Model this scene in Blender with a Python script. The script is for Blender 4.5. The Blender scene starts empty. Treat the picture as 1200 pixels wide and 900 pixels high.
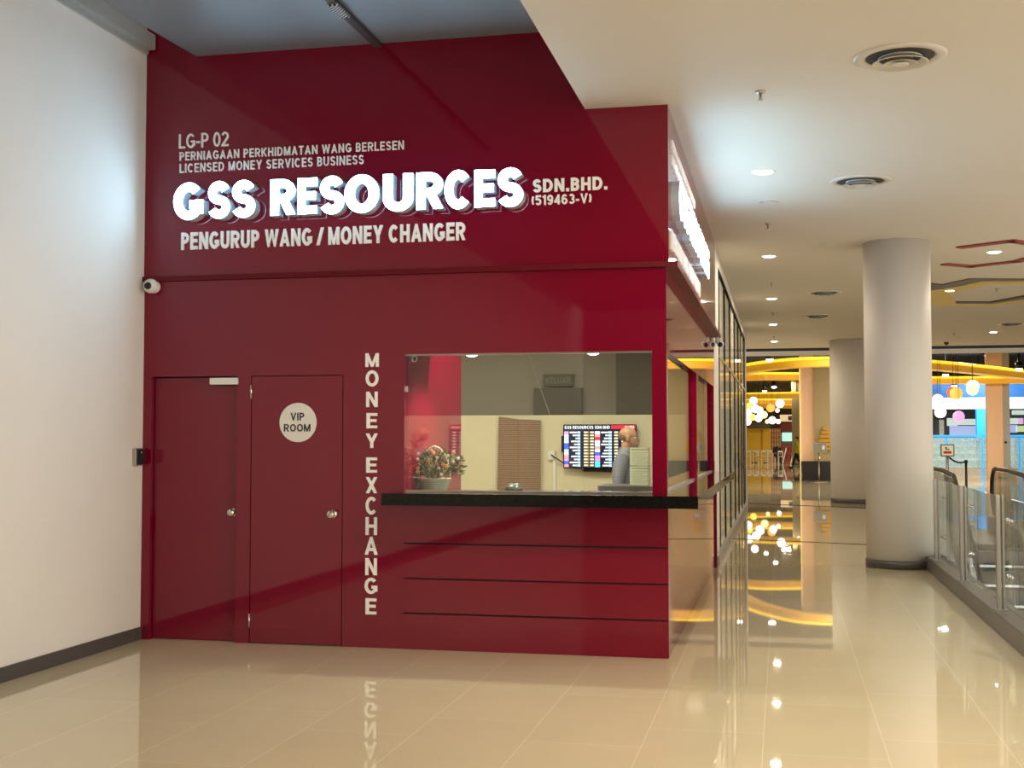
import bpy, bmesh, math, random
from mathutils import Vector, Matrix
random.seed(7)
S = bpy.context.scene
COL = S.collection
PI = math.pi

# ------------------------------------------------------------------ camera, world, exposure
F, HZ, VX, CH = 1460.0, 514.0, 916.0, 1.55
PITCH = math.atan((HZ - 450) / F)
YAW = math.atan((VX - 600) / F * math.cos(PITCH))
CAM = Vector((0.796, -8.889, CH))
cd = bpy.data.cameras.new('camera')
cd.sensor_width = 36
cd.lens = 36 * F / 1200
cd.clip_end = 300
cam = bpy.data.objects.new('camera', cd)
cam.location = CAM
cam.rotation_euler = (PI / 2 + PITCH, 0, YAW)
COL.objects.link(cam)
S.camera = cam
vs = S.view_settings
vs.view_transform = 'Standard'
vs.look = 'None'
vs.gamma = 1
vs.use_curve_mapping = False
vs.exposure = 0.0

W = bpy.data.worlds.new('hall_daylight')
S.world = W
W.use_nodes = True
wb = W.node_tree.nodes['Background']
wb.inputs[0].default_value = (1.0, 0.945, 0.875, 1)
wb.inputs[1].default_value = 1.8

FWD = Vector((-math.sin(YAW) * math.cos(PITCH), math.cos(YAW) * math.cos(PITCH), math.sin(PITCH)))
RGT = Vector((math.cos(YAW), math.sin(YAW), 0))
UPV = RGT.cross(FWD)


def _hit(px, py, ax, v):
    d = FWD + RGT * ((px - 600) / F) - UPV * ((py - 450) / F)
    return CAM + d * ((v - CAM[ax]) / d[ax])


def at(px, py, y):
    return _hit(px, py, 1, y)


def atz(px, py, z):
    return _hit(px, py, 2, z)


def area_light(name, loc, rot, sx, sy, power, color, parent=None):
    l = bpy.data.lights.new(name, 'AREA')
    l.shape = 'RECTANGLE'
    l.size = sx
    l.size_y = sy
    l.energy = power
    l.color = color
    o = bpy.data.objects.new(name, l)
    o.location = loc
    o.rotation_euler = rot
    COL.objects.link(o)
    if parent:
        o.parent = parent
    return o


# ------------------------------------------------------------------ materials
def mat(name, col, rough=0.5, metal=0.0, noise=0.04, scale=6.0, emit=None, es=0.0, ior=1.5, coat=0.0, bump=0.0, spec=0.5):
    m = bpy.data.materials.new(name)
    m.use_nodes = True
    nt = m.node_tree
    b = nt.nodes['Principled BSDF']
    b.inputs['Roughness'].default_value = rough
    b.inputs['Metallic'].default_value = metal
    b.inputs['IOR'].default_value = ior
    b.inputs['Coat Weight'].default_value = coat
    b.inputs['Coat Roughness'].default_value = 0.03
    b.inputs['Specular IOR Level'].default_value = spec
    tc = nt.nodes.new('ShaderNodeNewGeometry')
    n = nt.nodes.new('ShaderNodeTexNoise')
    n.inputs['Scale'].default_value = scale
    n.inputs['Detail'].default_value = 3
    nt.links.new(tc.outputs['Position'], n.inputs['Vector'])
    mr = nt.nodes.new('ShaderNodeMapRange')
    mr.inputs[3].default_value = 1 - noise
    mr.inputs[4].default_value = 1 + noise
    nt.links.new(n.outputs['Fac'], mr.inputs[0])
    mx = nt.nodes.new('ShaderNodeMix')
    mx.data_type = 'RGBA'
    mx.blend_type = 'MULTIPLY'
    mx.inputs[0].default_value = 1
    mx.inputs[6].default_value = (*col, 1)
    nt.links.new(mr.outputs[0], mx.inputs[7])
    nt.links.new(mx.outputs[2], b.inputs['Base Color'])
    if bump:
        bp = nt.nodes.new('ShaderNodeBump')
        bp.inputs['Strength'].default_value = bump
        bp.inputs['Distance'].default_value = 0.01
        nt.links.new(n.outputs['Fac'], bp.inputs['Height'])
        nt.links.new(bp.outputs[0], b.inputs['Normal'])
    if emit:
        b.inputs['Emission Color'].default_value = (*emit, 1)
        b.inputs['Emission Strength'].default_value = es
    return m


def glass_mat(name, tint=(0.93, 0.97, 0.95), ior=1.5, rough=0.0):
    m = bpy.data.materials.new(name)
    m.use_nodes = True
    nt = m.node_tree
    nt.nodes.clear()
    out = nt.nodes.new('ShaderNodeOutputMaterial')
    mix = nt.nodes.new('ShaderNodeMixShader')
    tr = nt.nodes.new('ShaderNodeBsdfTransparent')
    tr.inputs[0].default_value = (*tint, 1)
    gl = nt.nodes.new('ShaderNodeBsdfGlossy')
    gl.inputs['Roughness'].default_value = rough
    fr = nt.nodes.new('ShaderNodeFresnel')
    gm = nt.nodes.new('ShaderNodeNewGeometry')
    io = nt.nodes.new('ShaderNodeMapRange')       # the same reflection from either side of the thin pane
    io.inputs[3].default_value = ior
    io.inputs[4].default_value = 1 / ior
    nt.links.new(gm.outputs['Backfacing'], io.inputs[0])
    nt.links.new(io.outputs[0], fr.inputs[0])
    nt.links.new(fr.outputs[0], mix.inputs[0])
    nt.links.new(tr.outputs[0], mix.inputs[1])
    nt.links.new(gl.outputs[0], mix.inputs[2])
    nt.links.new(mix.outputs[0], out.inputs[0])
    return m


def tile_mat():
    m = mat('porcelain_tile', (0.6, 0.5, 0.36), rough=0.018, noise=0.05, scale=1.3, ior=1.55)
    nt = m.node_tree
    b = nt.nodes['Principled BSDF']
    g = nt.nodes.new('ShaderNodeNewGeometry')
    sp = nt.nodes.new('ShaderNodeSeparateXYZ')
    cb = nt.nodes.new('ShaderNodeCombineXYZ')
    nt.links.new(g.outputs['Position'], sp.inputs[0])
    a1 = nt.nodes.new('ShaderNodeMath')
    a1.inputs[1].default_value = 60.15
    a2 = nt.nodes.new('ShaderNodeMath')
    a2.inputs[1].default_value = 60.0 - 0.09
    nt.links.new(sp.outputs['Y'], a1.inputs[0])
    nt.links.new(sp.outputs['X'], a2.inputs[0])
    nt.links.new(a1.outputs[0], cb.inputs[0])
    nt.links.new(a2.outputs[0], cb.inputs[1])
    br = nt.nodes.new('ShaderNodeTexBrick')
    br.offset = 0.65
    br.inputs['Color1'].default_value = (0.605, 0.515, 0.345, 1)
    br.inputs['Color2'].default_value = (0.59, 0.50, 0.332, 1)
    br.inputs['Mortar'].default_value = (0.74, 0.65, 0.48, 1)
    br.inputs['Scale'].default_value = 1
    br.inputs['Mortar Size'].default_value = 0.002
    br.inputs['Mortar Smooth'].default_value = 0.0
    br.inputs['Brick Width'].default_value = 1.2
    br.inputs['Row Height'].default_value = 0.6
    nt.links.new(cb.outputs[0], br.inputs['Vector'])
    mx = [n for n in nt.nodes if n.type == 'MIX'][0]
    nt.links.new(br.outputs['Color'], mx.inputs[6])
    return m


def stripe_mat(name, c1, c2, freq, axis=2, rough=0.6):
    m = mat(name, c1, rough=rough, noise=0.12, scale=30)
    nt = m.node_tree
    g = nt.nodes.new('ShaderNodeNewGeometry')
    w = nt.nodes.new('ShaderNodeTexWave')
    w.wave_type = 'BANDS'
    w.bands_direction = 'XYZ'[axis]
    w.inputs['Scale'].default_value = freq
    w.inputs['Distortion'].default_value = 0.6
    w.inputs['Detail'].default_value = 2
    nt.links.new(g.outputs['Position'], w.inputs['Vector'])
    r = nt.nodes.new('ShaderNodeValToRGB')
    r.color_ramp.elements[0].color = (*c2, 1)
    r.color_ramp.elements[1].color = (*c1, 1)
    r.color_ramp.elements[0].position = 0.15
    r.color_ramp.elements[1].position = 0.4
    nt.links.new(w.outputs['Fac'], r.inputs[0])
    mx = [n for n in nt.nodes if n.type == 'MIX'][0]
    nt.links.new(r.outputs[0], mx.inputs[6])
    return m


def check_mat(name, c1, c2, scale):
    m = mat(name, c1, rough=0.85, noise=0.1, scale=20)
    nt = m.node_tree
    g = nt.nodes.new('ShaderNodeNewGeometry')
    c = nt.nodes.new('ShaderNodeTexChecker')
    c.inputs['Scale'].default_value = scale
    c.inputs['Color1'].default_value = (*c1, 1)
    c.inputs['Color2'].default_value = (*c2, 1)
    nt.links.new(g.outputs['Position'], c.inputs['Vector'])
    mx = [n for n in nt.nodes if n.type == 'MIX'][0]
    nt.links.new(c.outputs['Color'], mx.inputs[6])
    return m


def emis(name, col, st):
    return mat(name, tuple(min(0.9, c) for c in col), rough=0.4, emit=col, es=st)


RED = mat('red_lacquer', (0.18, 0.001, 0.018), rough=0.035, noise=0.03, scale=2, ior=1.52)
REDDK = mat('dark_red_trim', (0.12, 0.004, 0.01), rough=0.4, noise=0.03, spec=0.2)
GAP = mat('shadow_gap_black', (0.03, 0.002, 0.004), rough=0.7)
WHITEWALL = mat('off_white_paint', (0.78, 0.73, 0.67), rough=0.75, noise=0.05, scale=1.2)
CEILM = mat('ceiling_paint', (0.63, 0.58, 0.50), rough=0.7, noise=0.02, scale=1)
GREYC = mat('grey_satin_ceiling', (0.13, 0.122, 0.128), rough=0.42, noise=0.05, scale=1.0, ior=2.0)
_b = GREYC.node_tree.nodes['Principled BSDF']
_t = GREYC.node_tree.nodes.new('ShaderNodeCombineXYZ')     # sheet brushed along the corridor
_t.inputs[1].default_value = 1.0
_b.inputs['Anisotropic'].default_value = 0.92
GREYC.node_tree.links.new(_t.outputs[0], _b.inputs['Tangent'])
CORN = mat('grey_cornice_paint', (0.36, 0.36, 0.34), rough=0.6)
SKIRT = mat('charcoal_skirting', (0.075, 0.068, 0.062), rough=0.35)
TILE = tile_mat()
GRANITE = mat('black_granite', (0.006, 0.006, 0.0055), rough=0.06, noise=0.5, scale=160, spec=0.22)
STEEL = mat('brushed_steel', (0.5, 0.47, 0.42), rough=0.28, metal=1.0, noise=0.05, scale=40)
POSTM = mat('post_steel', (0.42, 0.39, 0.34), rough=0.38, metal=0.85, noise=0.05, scale=30)
CHROME = mat('polished_chrome', (0.75, 0.72, 0.68), rough=0.1, metal=1.0, noise=0.02)
WHITEP = mat('white_plastic', (0.78, 0.76, 0.72), rough=0.35)
LETTERW = mat('white_acrylic_lettering', (0.93, 0.92, 0.92), rough=0.4, noise=0.02)
BLACKP = mat('black_plastic', (0.012, 0.012, 0.013), rough=0.25)
DARKI = mat('dark_ink', (0.02, 0.02, 0.022), rough=0.6)
LENSM = mat('lens_glass', (0.01, 0.01, 0.012), rough=0.05)
LETFACE = emis('lit_letter_face', (0.42, 0.74, 1.0), 24.0)
LETSIDE = mat('letter_return_metal', (0.42, 0.47, 0.52), rough=0.35, noise=0.03)
LAMPM = emis('lamp_glow', (1.0, 0.92, 0.78), 14.0)
GLASS = glass_mat('clear_glass')
GREENGLASS = glass_mat('green_edge_glass', (0.93, 0.965, 0.945))
COLM = mat('column_paint', (0.66, 0.61, 0.54), rough=0.6, noise=0.04, scale=1.5)
CREAM = mat('cream_partition', (0.70, 0.63, 0.42), rough=0.6, noise=0.02)
GREYWALL = mat('taupe_wall', (0.40, 0.35, 0.27), rough=0.6, noise=0.05, scale=1.0)
DKTAUPE = mat('dark_taupe', (0.14, 0.115, 0.08), rough=0.5)
KERB = mat('grey_brown_kerb', (0.135, 0.115, 0.10), rough=0.4, noise=0.08, scale=12)
JOINT = mat('floor_joint_rubber', (0.03, 0.025, 0.02), rough=1.0, spec=0.0)
MULL = mat('black_mullion', (0.015, 0.014, 0.013), rough=0.9, spec=0.05)
FILMGLASS = glass_mat('film_glass', (0.97, 0.97, 0.95), 1.007)
BAMBOO = stripe_mat('brown_bamboo_slats', (0.32, 0.19, 0.11), (0.13, 0.07, 0.04), 13.0)


# ------------------------------------------------------------------ geometry helpers
class MB:
    def __init__(s):
        s.bm = bmesh.new()
        s.idx = 0

    def _set(s, geom):
        for f in geom:
            f.material_index = s.idx

    def box(s, x0, x1, y0, y1, z0, z1, bev=0.0, rot=0.0):
        r = bmesh.ops.create_cube(s.bm, size=1.0)
        vs_ = r['verts']
        fs = list({f for v in vs_ for f in v.link_faces})
        s._set(fs)
        bmesh.ops.scale(s.bm, verts=vs_, vec=(abs(x1 - x0), abs(y1 - y0), abs(z1 - z0)))
        if rot:
            bmesh.ops.rotate(s.bm, verts=vs_, cent=(0, 0, 0), matrix=Matrix.Rotation(rot, 3, 'Z'))
        bmesh.ops.translate(s.bm, verts=vs_, vec=((x0 + x1) / 2, (y0 + y1) / 2, (z0 + z1) / 2))
        if bev:
            es = list({e for v in vs_ for e in v.link_edges})
            bmesh.ops.bevel(s.bm, geom=es, offset=bev, segments=2, affect='EDGES')
        return s

    def bar(s, p0, p1, w, h):
        """rectangular bar from p0 to p1, w wide sideways, h high"""
        p0, p1 = Vector(p0), Vector(p1)
        d = (p1 - p0)
        L = d.length
        d.normalize()
        side = d.cross(Vector((0, 0, 1)))
        if side.length < 1e-4:
            side = Vector((1, 0, 0))
        side.normalize()
        up = side.cross(d)
        vv = []
        for p in (p0, p1):
            for a, b in ((-1, -1), (1, -1), (1, 1), (-1, 1)):
                vv.append(s.bm.verts.new(p + side * a * w / 2 + up * b * h / 2))
        fs = [s.bm.faces.new([vv[i] for i in q]) for q in ((3, 2, 1, 0), (4, 5, 6, 7), (0, 1, 5, 4), (1, 2, 6, 5), (2, 3, 7, 6), (3, 0, 4, 7))]
        s._set(fs)
        return s

    def tube(s, pts, r, seg=10, closed=False):
        pts = [Vector(p) for p in pts]
        n = len(pts)
        rs = r if isinstance(r, (list, tuple)) else [r] * n
        rings = []
        prev = None
        for i, p in enumerate(pts):
            if closed:
                t = pts[(i + 1) % n] - pts[i - 1]
            else:
                t = pts[min(i + 1, n - 1)] - pts[max(i - 1, 0)]
            t.normalize()
            if prev is None:
                a = t.orthogonal().normalized()
            else:
                a = (prev - t * prev.dot(t)).normalized()
            prev = a
            b = t.cross(a)
            rings.append([s.bm.verts.new(p + (a * math.cos(2 * PI * k / seg) + b * math.sin(2 * PI * k / seg)) * rs[i]) for k in range(seg)])
        fs = []
        for i in range(n if closed else n - 1):
            A, B = rings[i], rings[(i + 1) % n]
            for k in range(seg):
                fs.append(s.bm.faces.new((A[k], A[(k + 1) % seg], B[(k + 1) % seg], B[k])))
        if not closed:
            fs.append(s.bm.faces.new(list(reversed(rings[0]))))
            fs.append(s.bm.faces.new(rings[-1]))
        for f in fs:
            f.smooth = True
        s._set(fs)
        return s

    def lathe(s, prof, c, axis='Z', seg=32, cap=True, sx=1.0):
        """prof [(r, h)] turned about an axis through c"""
        c = Vector(c)
        A = {'Z': (Vector((1, 0, 0)), Vector((0, 1, 0)), Vector((0, 0, 1))),
             'Y': (Vector((1, 0, 0)), Vector((0, 0, 1)), Vector((0, -1, 0))),
             'X': (Vector((0, 1, 0)), Vector((0, 0, 1)), Vector((1, 0, 0)))}[axis]
        rings = []
        for r, h in prof:
            rings.append([s.bm.verts.new(c + A[0] * (r * sx * math.cos(2 * PI * k / seg)) + A[1] * (r * math.sin(2 * PI * k / seg)) + A[2] * h) for k in range(seg)])
        fs = []
        for a, b in zip(rings, rings[1:]):
            for k in range(seg):
                fs.append(s.bm.faces.new((a[k], a[(k + 1) % seg], b[(k + 1) % seg], b[k])))
        for f in fs:
            f.smooth = True
        if cap:
            fs.append(s.bm.faces.new(list(reversed(rings[0]))))
            fs.append(s.bm.faces.new(rings[-1]))
        s._set(fs)
        return s

    def ball(s, c, r, sc=(1, 1, 1), seg=20):
        q = bmesh.ops.create_uvsphere(s.bm, u_segments=seg, v_segments=max(6, seg // 2), radius=r)
        fs = list({f for v in q['verts'] for f in v.link_faces})
        for f in fs:
            f.smooth = True
        s._set(fs)
        bmesh.ops.scale(s.bm, verts=q['verts'], vec=sc)
        bmesh.ops.translate(s.bm, verts=q['verts'], vec=c)
        return s

    def prism(s, pts, ext):
        """closed polygon of 3-D points pushed out by vector ext"""
        a = [s.bm.verts.new(p) for p in pts]
        b = [s.bm.verts.new(Vector(p) + Vector(ext)) for p in pts]
        fs = [s.bm.faces.new(list(reversed(a))), s.bm.faces.new(b)]
        n = len(a)
        for i in range(n):
            fs.append(s.bm.faces.new((a[i], a[(i + 1) % n], b[(i + 1) % n], b[i])))
        s._set(fs)
        return s

    def add_mesh(s, me, f):
        n0 = len(s.bm.verts)
        m0 = len(s.bm.faces)
        s.bm.from_mesh(me)
        s.bm.verts.ensure_lookup_table()
        s.bm.faces.ensure_lookup_table()
        for v in s.bm.verts[n0:]:
            v.co = f(v.co)
        s._set(s.bm.faces[m0:])
        return s


ORG = {}


def tag(o, label=None, cat=None, group=None, kind=None):
    if label:
        o['label'] = label
    if cat:
        o['category'] = cat
    if group:
        o['group'] = group
    if kind:
        o['kind'] = kind
    return o


def obj(name, mb, m, parent=None, origin=None):
    bm = mb.bm
    bmesh.ops.recalc_face_normals(bm, faces=bm.faces)
    me = bpy.data.meshes.new(name)
    if parent is not None:
        o0 = ORG[parent.name]
    elif origin is not None:
        o0 = Vector(origin)
    else:
        xs = [v.co for v in bm.verts]
        o0 = Vector(((min(v.x for v in xs) + max(v.x for v in xs)) / 2, (min(v.y for v in xs) + max(v.y for v in xs)) / 2, min(v.z for v in xs)))
    bmesh.ops.translate(bm, verts=bm.verts, vec=-o0)
    bm.to_mesh(me)
    bm.free()
    for q in (m if isinstance(m, (list, tuple)) else [m]):
        me.materials.append(q)
    o = bpy.data.objects.new(name, me)
    COL.objects.link(o)
    if parent is not None:
        o.parent = parent
    else:
        o.location = o0
    ORG[o.name] = o0.copy()
    return o


def thing(name, label, cat, loc, group=None):
    o = bpy.data.objects.new(name, None)
    o.empty_display_size = 0.1
    o.location = loc
    COL.objects.link(o)
    ORG[o.name] = Vector(loc)
    return tag(o, label, cat, group)


def struct(name, mb, m, parent=None):
    o = obj(name, mb, m, parent)
    if parent is None:
        o['kind'] = 'structure'
    return o


def dup(root, loc, label=None, group=None):
    r = root.copy()
    COL.objects.link(r)
    r.location = loc
    if label:
        r['label'] = label
    if group:
        r['group'] = group

    def rec(src, dst):
        for ch in [c for c in S.objects if c.parent == src]:
            c = ch.copy()
            COL.objects.link(c)
            c.parent = dst
            rec(ch, c)
    rec(root, r)
    return r


# ------------------------------------------------------------------ block lettering drawn as strokes
def _arc(cx, cy, rx, ry, a0, a1, n=14):
    return [(cx + rx * math.cos(math.radians(a0 + (a1 - a0) * i / n)), cy + ry * math.sin(math.radians(a0 + (a1 - a0) * i / n))) for i in range(n + 1)]


GW = {'I': 0.0, 'M': 0.86, 'W': 1.08, 'A': 0.78, 'V': 0.74, 'X': 0.74, 'Y': 0.74, 'O': 0.80, 'G': 0.78, 'C': 0.74, '.': 0.0, '-': 0.34, '/': 0.36, '(': 0.22, ')': 0.22, '1': 0.36, 'E': 0.58, 'L': 0.56, 'T': 0.62, 'K': 0.72, 'N': 0.72, 'H': 0.70, 'U': 0.70, 'D': 0.72, 'R': 0.68, ' ': 0.22}


def glyph(c, t):
    """strokes of a capital of height 1 with stem width t -> (width, [polylines], clip)"""
    w = max(GW.get(c, 0.62), t)
    if c in 'ABCDEGHKLMNOPRSTUVWXY' and t > 0.2:
        w = w * 0.92 + (t - 0.15) * 0.8
    l, r, b, q, m = t / 2, w - t / 2, t / 2, 1 - t / 2, 0.5
    k = 0.3 * t
    P = []
    if c == 'A':
        P = [[(l * 0.95, -0.02), (w / 2, 1.0 - k), (w - l * 0.95, -0.02)], [(w * 0.22, 0.30), (w * 0.78, 0.30)]]
    elif c == 'B':
        P = [[(l, 0), (l, 1)], [(l, q)] + _arc(r - 0.24, (q + 0.53) / 2, 0.22, (q - 0.53) / 2, 90, -90) + [(l, 0.53)], [(l, 0.53)] + _arc(r - 0.24, (0.53 + b) / 2, 0.24, (0.53 - b) / 2, 90, -90) + [(l, b)]]
    elif c == 'C':
        P = [_arc(w / 2, m, (w - t) / 2, (1 - t) / 2, 42, 318, 24)]
    elif c == 'D':
        P = [[(l, 0), (l, 1)], [(l, q)] + _arc(w * 0.42, m, r - w * 0.42, (1 - t) / 2, 90, -90, 18) + [(l, b)]]
    elif c == 'E':
        P = [[(l, 0), (l, 1)], [(l, q), (w, q)], [(l, m + 0.01), (w * 0.93, m + 0.01)], [(l, b), (w, b)]]
    elif c == 'G':
        P = [_arc(w / 2, m, (w - t) / 2, (1 - t) / 2, 42, 345, 28), [(w * 0.54, m - t * 0.4), (w - 0.012, m - t * 0.4)], [(r, 0.16), (r, m + t * 0.1)]]
    elif c == 'H':
        P = [[(l, 0), (l, 1)], [(r, 0), (r, 1)], [(l, m), (r, m)]]
    elif c == 'I':
        P = [[(l, 0), (l, 1)]]
    elif c == 'K':
        P = [[(l, 0), (l, 1)], [(l * 1.5, 0.34), (r, 1.05)], [(w * 0.36, 0.60), (r + 0.03, -0.05)]]
    elif c == 'L':
        P = [[(l, 0), (l, 1)], [(l, b), (w, b)]]
    elif c == 'M':
        P = [[(l, 0), (l, 1)], [(r, 0), (r, 1)], [(l, 1.05 - k), (w / 2, 0.06), (r, 1.05 - k)]]
    elif c == 'N':
        P = [[(l, 0), (l, 1)], [(r, 0), (r, 1)], [(l, 1.0), (r, 0.0)]]
    elif c in 'O0':
        P = [_arc(w / 2, m, (w - t) / 2, (1 - t) / 2, 0, 360, 36)]
    elif c in 'PR':
        P = [[(l, 0), (l, 1)], [(l, q)] + _arc(r - 0.25, (q + 0.46) / 2, 0.25, (q - 0.46) / 2, 90, -90) + [(l, 0.46)]]
        if c == 'R':
            P.append([(w * 0.48, 0.5), (r + 0.02, -0.03)])
    elif c == 'S':
        ru, rl = (q - m) / 2, (m - b) / 2
        P = [_arc(w / 2, m + ru, (w - t) / 2 * 0.96, ru, 22, 270, 18) + _arc(w / 2, m - rl, (w - t) / 2, rl, 90, -158, 18)[1:]]
    elif c == 'T':
        P = [[(w / 2, 0), (w / 2, 1)], [(0, q), (w, q)]]
    elif c == 'U':
        P = [[(l, 1)] + _arc(w / 2, b + (w - t) / 2, (w - t) / 2, (w - t) / 2, 180, 360, 18) + [(r, 1)]]
    elif c == 'V':
        P = [[(l * 0.95, 1.02), (w / 2, k), (w - l * 0.95, 1.02)]]
    elif c == 'W':
        P = [[(l * 0.95, 1.02), (w * 0.27, k), (w / 2, 1 - k), (w * 0.73, k), (w - l * 0.95, 1.02)]]
    elif c == 'X':
        P = [[(l, -0.02), (r, 1.02)], [(l, 1.02), (r, -0.02)]]
    elif c == 'Y':
        P = [[(l * 0.9, 1.03), (w / 2, 0.42), (w - l * 0.9, 1.03)], [(w / 2, 0), (w / 2, 0.46)]]
    elif c == '1':
        P = [[(r, 0), (r, 1)], [(0.02, 0.76), (r, 0.92)]]
    elif c == '2':
        P = [_arc(w / 2, q - 0.23, (w - t) / 2, 0.23, 165, -25, 14) + [(l * 1.2, b)], [(0, b), (w, b)]]
    elif c == '3':
        P = [_arc(w / 2, (q + 0.52) / 2, (w - t) / 2 * 0.92, (q - 0.52) / 2, 150, -90, 14), _arc(w / 2, (0.52 + b) / 2, (w - t) / 2, (0.52 - b) / 2, 90, -150, 14)]
    elif c == '4':
        P = [[(w * 0.72, 0), (w * 0.72, 1)], [(w * 0.72, 1 - k), (l, 0.30)], [(0, 0.28), (w, 0.28)]]
    elif c == '5':
        P = [[(w * 0.95, q), (l * 1.4, q), (l * 1.1, 0.52)], _arc(w / 2, 0.34, (w - t) / 2, 0.34 - b, 130, -150, 16)]
    elif c in '69':
        P = [_arc(w / 2, 0.33, (w - t) / 2, 0.33 - b, 0, 360, 20), [(l, 0.36)] + _arc(w / 2 + 0.02, 0.62, (w - t) / 2, q - 0.62, 175, 40, 10)]
        if c == '9':
            P = [[(w - x, 1 - y) for x, y in p] for p in P]
    elif c == '-':
        P = [[(0, 0.38), (w, 0.38)]]
    elif c == '.':
        P = [[(l, 0), (l, t * 1.1)]]
    elif c == '/':
        P = [[(0, -0.05), (w, 1.05)]]
    elif c in '()':
        P = [_arc(w + 0.25 - 0.05, m, w + 0.15, 0.62, 140, 220, 10)]
        if c == ')':
            P = [[(w - x, y) for x, y in p] for p in P]
    return w, P, (-0.16, 1.12) if c in '()' else (0.0, 1.0)


def _stroke(bm, pts, t, f3, z0, z1, idx, lo, hi):
    """a polyline of width t as a solid strip, trimmed to lo..hi in height; f3 maps (x, y, depth) into the scene"""
    n = len(pts)
    closed = n > 4 and abs(pts[0][0] - pts[-1][0]) + abs(pts[0][1] - pts[-1][1]) < 1e-6
    if closed:
        pts = pts[:-1]
        n -= 1
    V = [Vector((p[0], p[1])) for p in pts]
    L, Rr = [], []
    for i in range(n):
        d0 = (V[i] - V[i - 1]).normalized() if (i > 0 or closed) else None
        d1 = (V[(i + 1) % n] - V[i]).normalized() if (i < n - 1 or closed) else None
        if d0 is None:
            d0 = d1
        if d1 is None:
            d1 = d0
        n0 = Vector((-d0.y, d0.x))
        n1 = Vector((-d1.y, d1.x))
        mm = (n0 + n1)
        mm = mm.normalized() if mm.length > 1e-5 else n0
        h = t / 2 / max(0.35, mm.dot(n0))
        L.append(V[i] + mm * h)
        Rr.append(V[i] - mm * h)
    tb = bmesh.new()
    fr = [(tb.verts.new((a.x, a.y, z1)), tb.verts.new((b.x, b.y, z1)), tb.verts.new((a.x, a.y, z0)), tb.verts.new((b.x, b.y, z0))) for a, b in zip(L, Rr)]
    for i in range(n if closed else n - 1):
        A, B = fr[i], fr[(i + 1) % n]
        tb.faces.new((A[0], A[1], B[1], B[0]))
        tb.faces.new((A[2], B[2], B[3], A[3]))
        tb.faces.new((A[0], B[0], B[2], A[2]))
        tb.faces.new((A[1], A[3], B[3], B[1]))
    if not closed:
        A = fr[0]
        tb.faces.new((A[0], A[2], A[3], A[1]))
        A = fr[-1]
        tb.faces.new((A[0], A[1], A[3], A[2]))
    for co, no in (((0, lo, 0), (0, -1, 0)), ((0, hi, 0), (0, 1, 0))):
        g = bmesh.ops.bisect_plane(tb, geom=tb.verts[:] + tb.edges[:] + tb.faces[:], plane_co=co, plane_no=no, clear_outer=True)
        ed = [e for e in g['geom_cut'] if isinstance(e, bmesh.types.BMEdge)]
        if ed:
            bmesh.ops.holes_fill(tb, edges=ed, sides=0)
    bmesh.ops.recalc_face_normals(tb, faces=tb.faces)
    mp = {}
    for v in tb.verts:
        mp[v] = bm.verts.new(f3(v.co.x, v.co.y, v.co.z))
    for fc in tb.faces:
        nf = bm.faces.new([mp[v] for v in fc.verts])
        nf.material_index = idx
    tb.free()


def lay(text, t, gap):
    """[(char, x offset)], total width in cap heights"""
    x = 0.0
    out = []
    for c in text:
        w, P, cl = glyph(c, t)
        out.append((c, x))
        x += w + gap
    return out, x - gap


def text_front(mb, body, x0, x1, z0, z1, y, depth, bold=0.16, gap=0.13, only=None):
    """lettering standing on the plane Y = y, its face depth nearer to the viewer"""
    pl_, tot = lay(body, bold, gap)
    sx = (x1 - x0) / tot
    for i, (c, xo) in enumerate(pl_):
        if only and not (only[0] <= i < only[1]):
            continue
        w, P, (lo, hi) = glyph(c, bold)
        for si, p in enumerate(P):
            _stroke(mb.bm, p, bold - 0.006 * si, lambda x, yy, d, xo=xo: Vector((x0 + (xo + x) * sx, y - d * depth, z0 + yy * (z1 - z0))), 0, 1 + 0.0006 * si / depth, mb.idx, lo + 0.003 * si, hi - 0.003 * si)
    return mb


def text_side(mb, body, y0, y1, z0, z1, x, depth, bold=0.16, gap=0.13, only=None):
    pl_, tot = lay(body, bold, gap)
    sx = (y1 - y0) / tot
    for i, (c, xo) in enumerate(pl_):
        if only and not (only[0] <= i < only[1]):
            continue
        w, P, (lo, hi) = glyph(c, bold)
        for si, p in enumerate(P):
            _stroke(mb.bm, p, bold - 0.006 * si, lambda a, yy, d, xo=xo: Vector((x + d * depth, y0 + (xo + a) * sx, z0 + yy * (z1 - z0))), 0, 1 + 0.0006 * si / depth, mb.idx, lo + 0.003 * si, hi - 0.003 * si)
    return mb


def words(body):
    out = []
    i = 0
    for w in body.split(' '):
        out.append((i, i + len(w)))
        i += len(w) + 1
    return out


# ------------------------------------------------------------------ the hall: floor, walls, ceilings
HC = 3.945       # white ceiling
struct('floor', MB().box(-4.3, 2.66, -22, 95, -0.3, 0).box(-14, -4.3, 19.9, 95, -0.3, 0).box(2.66, 16, 11.6, 95, -0.3, 0), TILE)
struct('floor_lower', MB().box(2.4, 16, -20, 14, -4.8, -4.6), TILE)
struct('wall_left', MB().box(-4.35, -4.07, -22.3, 0.0, 0, 5.4), WHITEWALL)
struct('baseboard_left', MB().box(-4.07, -4.055, -20, -0.005, 0, 0.097), SKIRT)
struct('trim_1', MB().box(-4.07, -3.985, -20, -0.03, 4.60, 4.72, bev=0.006).box(-4.07, -4.02, -20, -0.10, 4.72, 4.86).box(-4.07, -4.045, -20, -0.03, 4.57, 4.60), CORN)
struct('ceiling', MB().box(-0.58, 4.6, -22, 4.0, HC, 4.75).box(-0.58, 14, 4.0, 24.9, HC, 4.75), CEILM)
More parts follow.
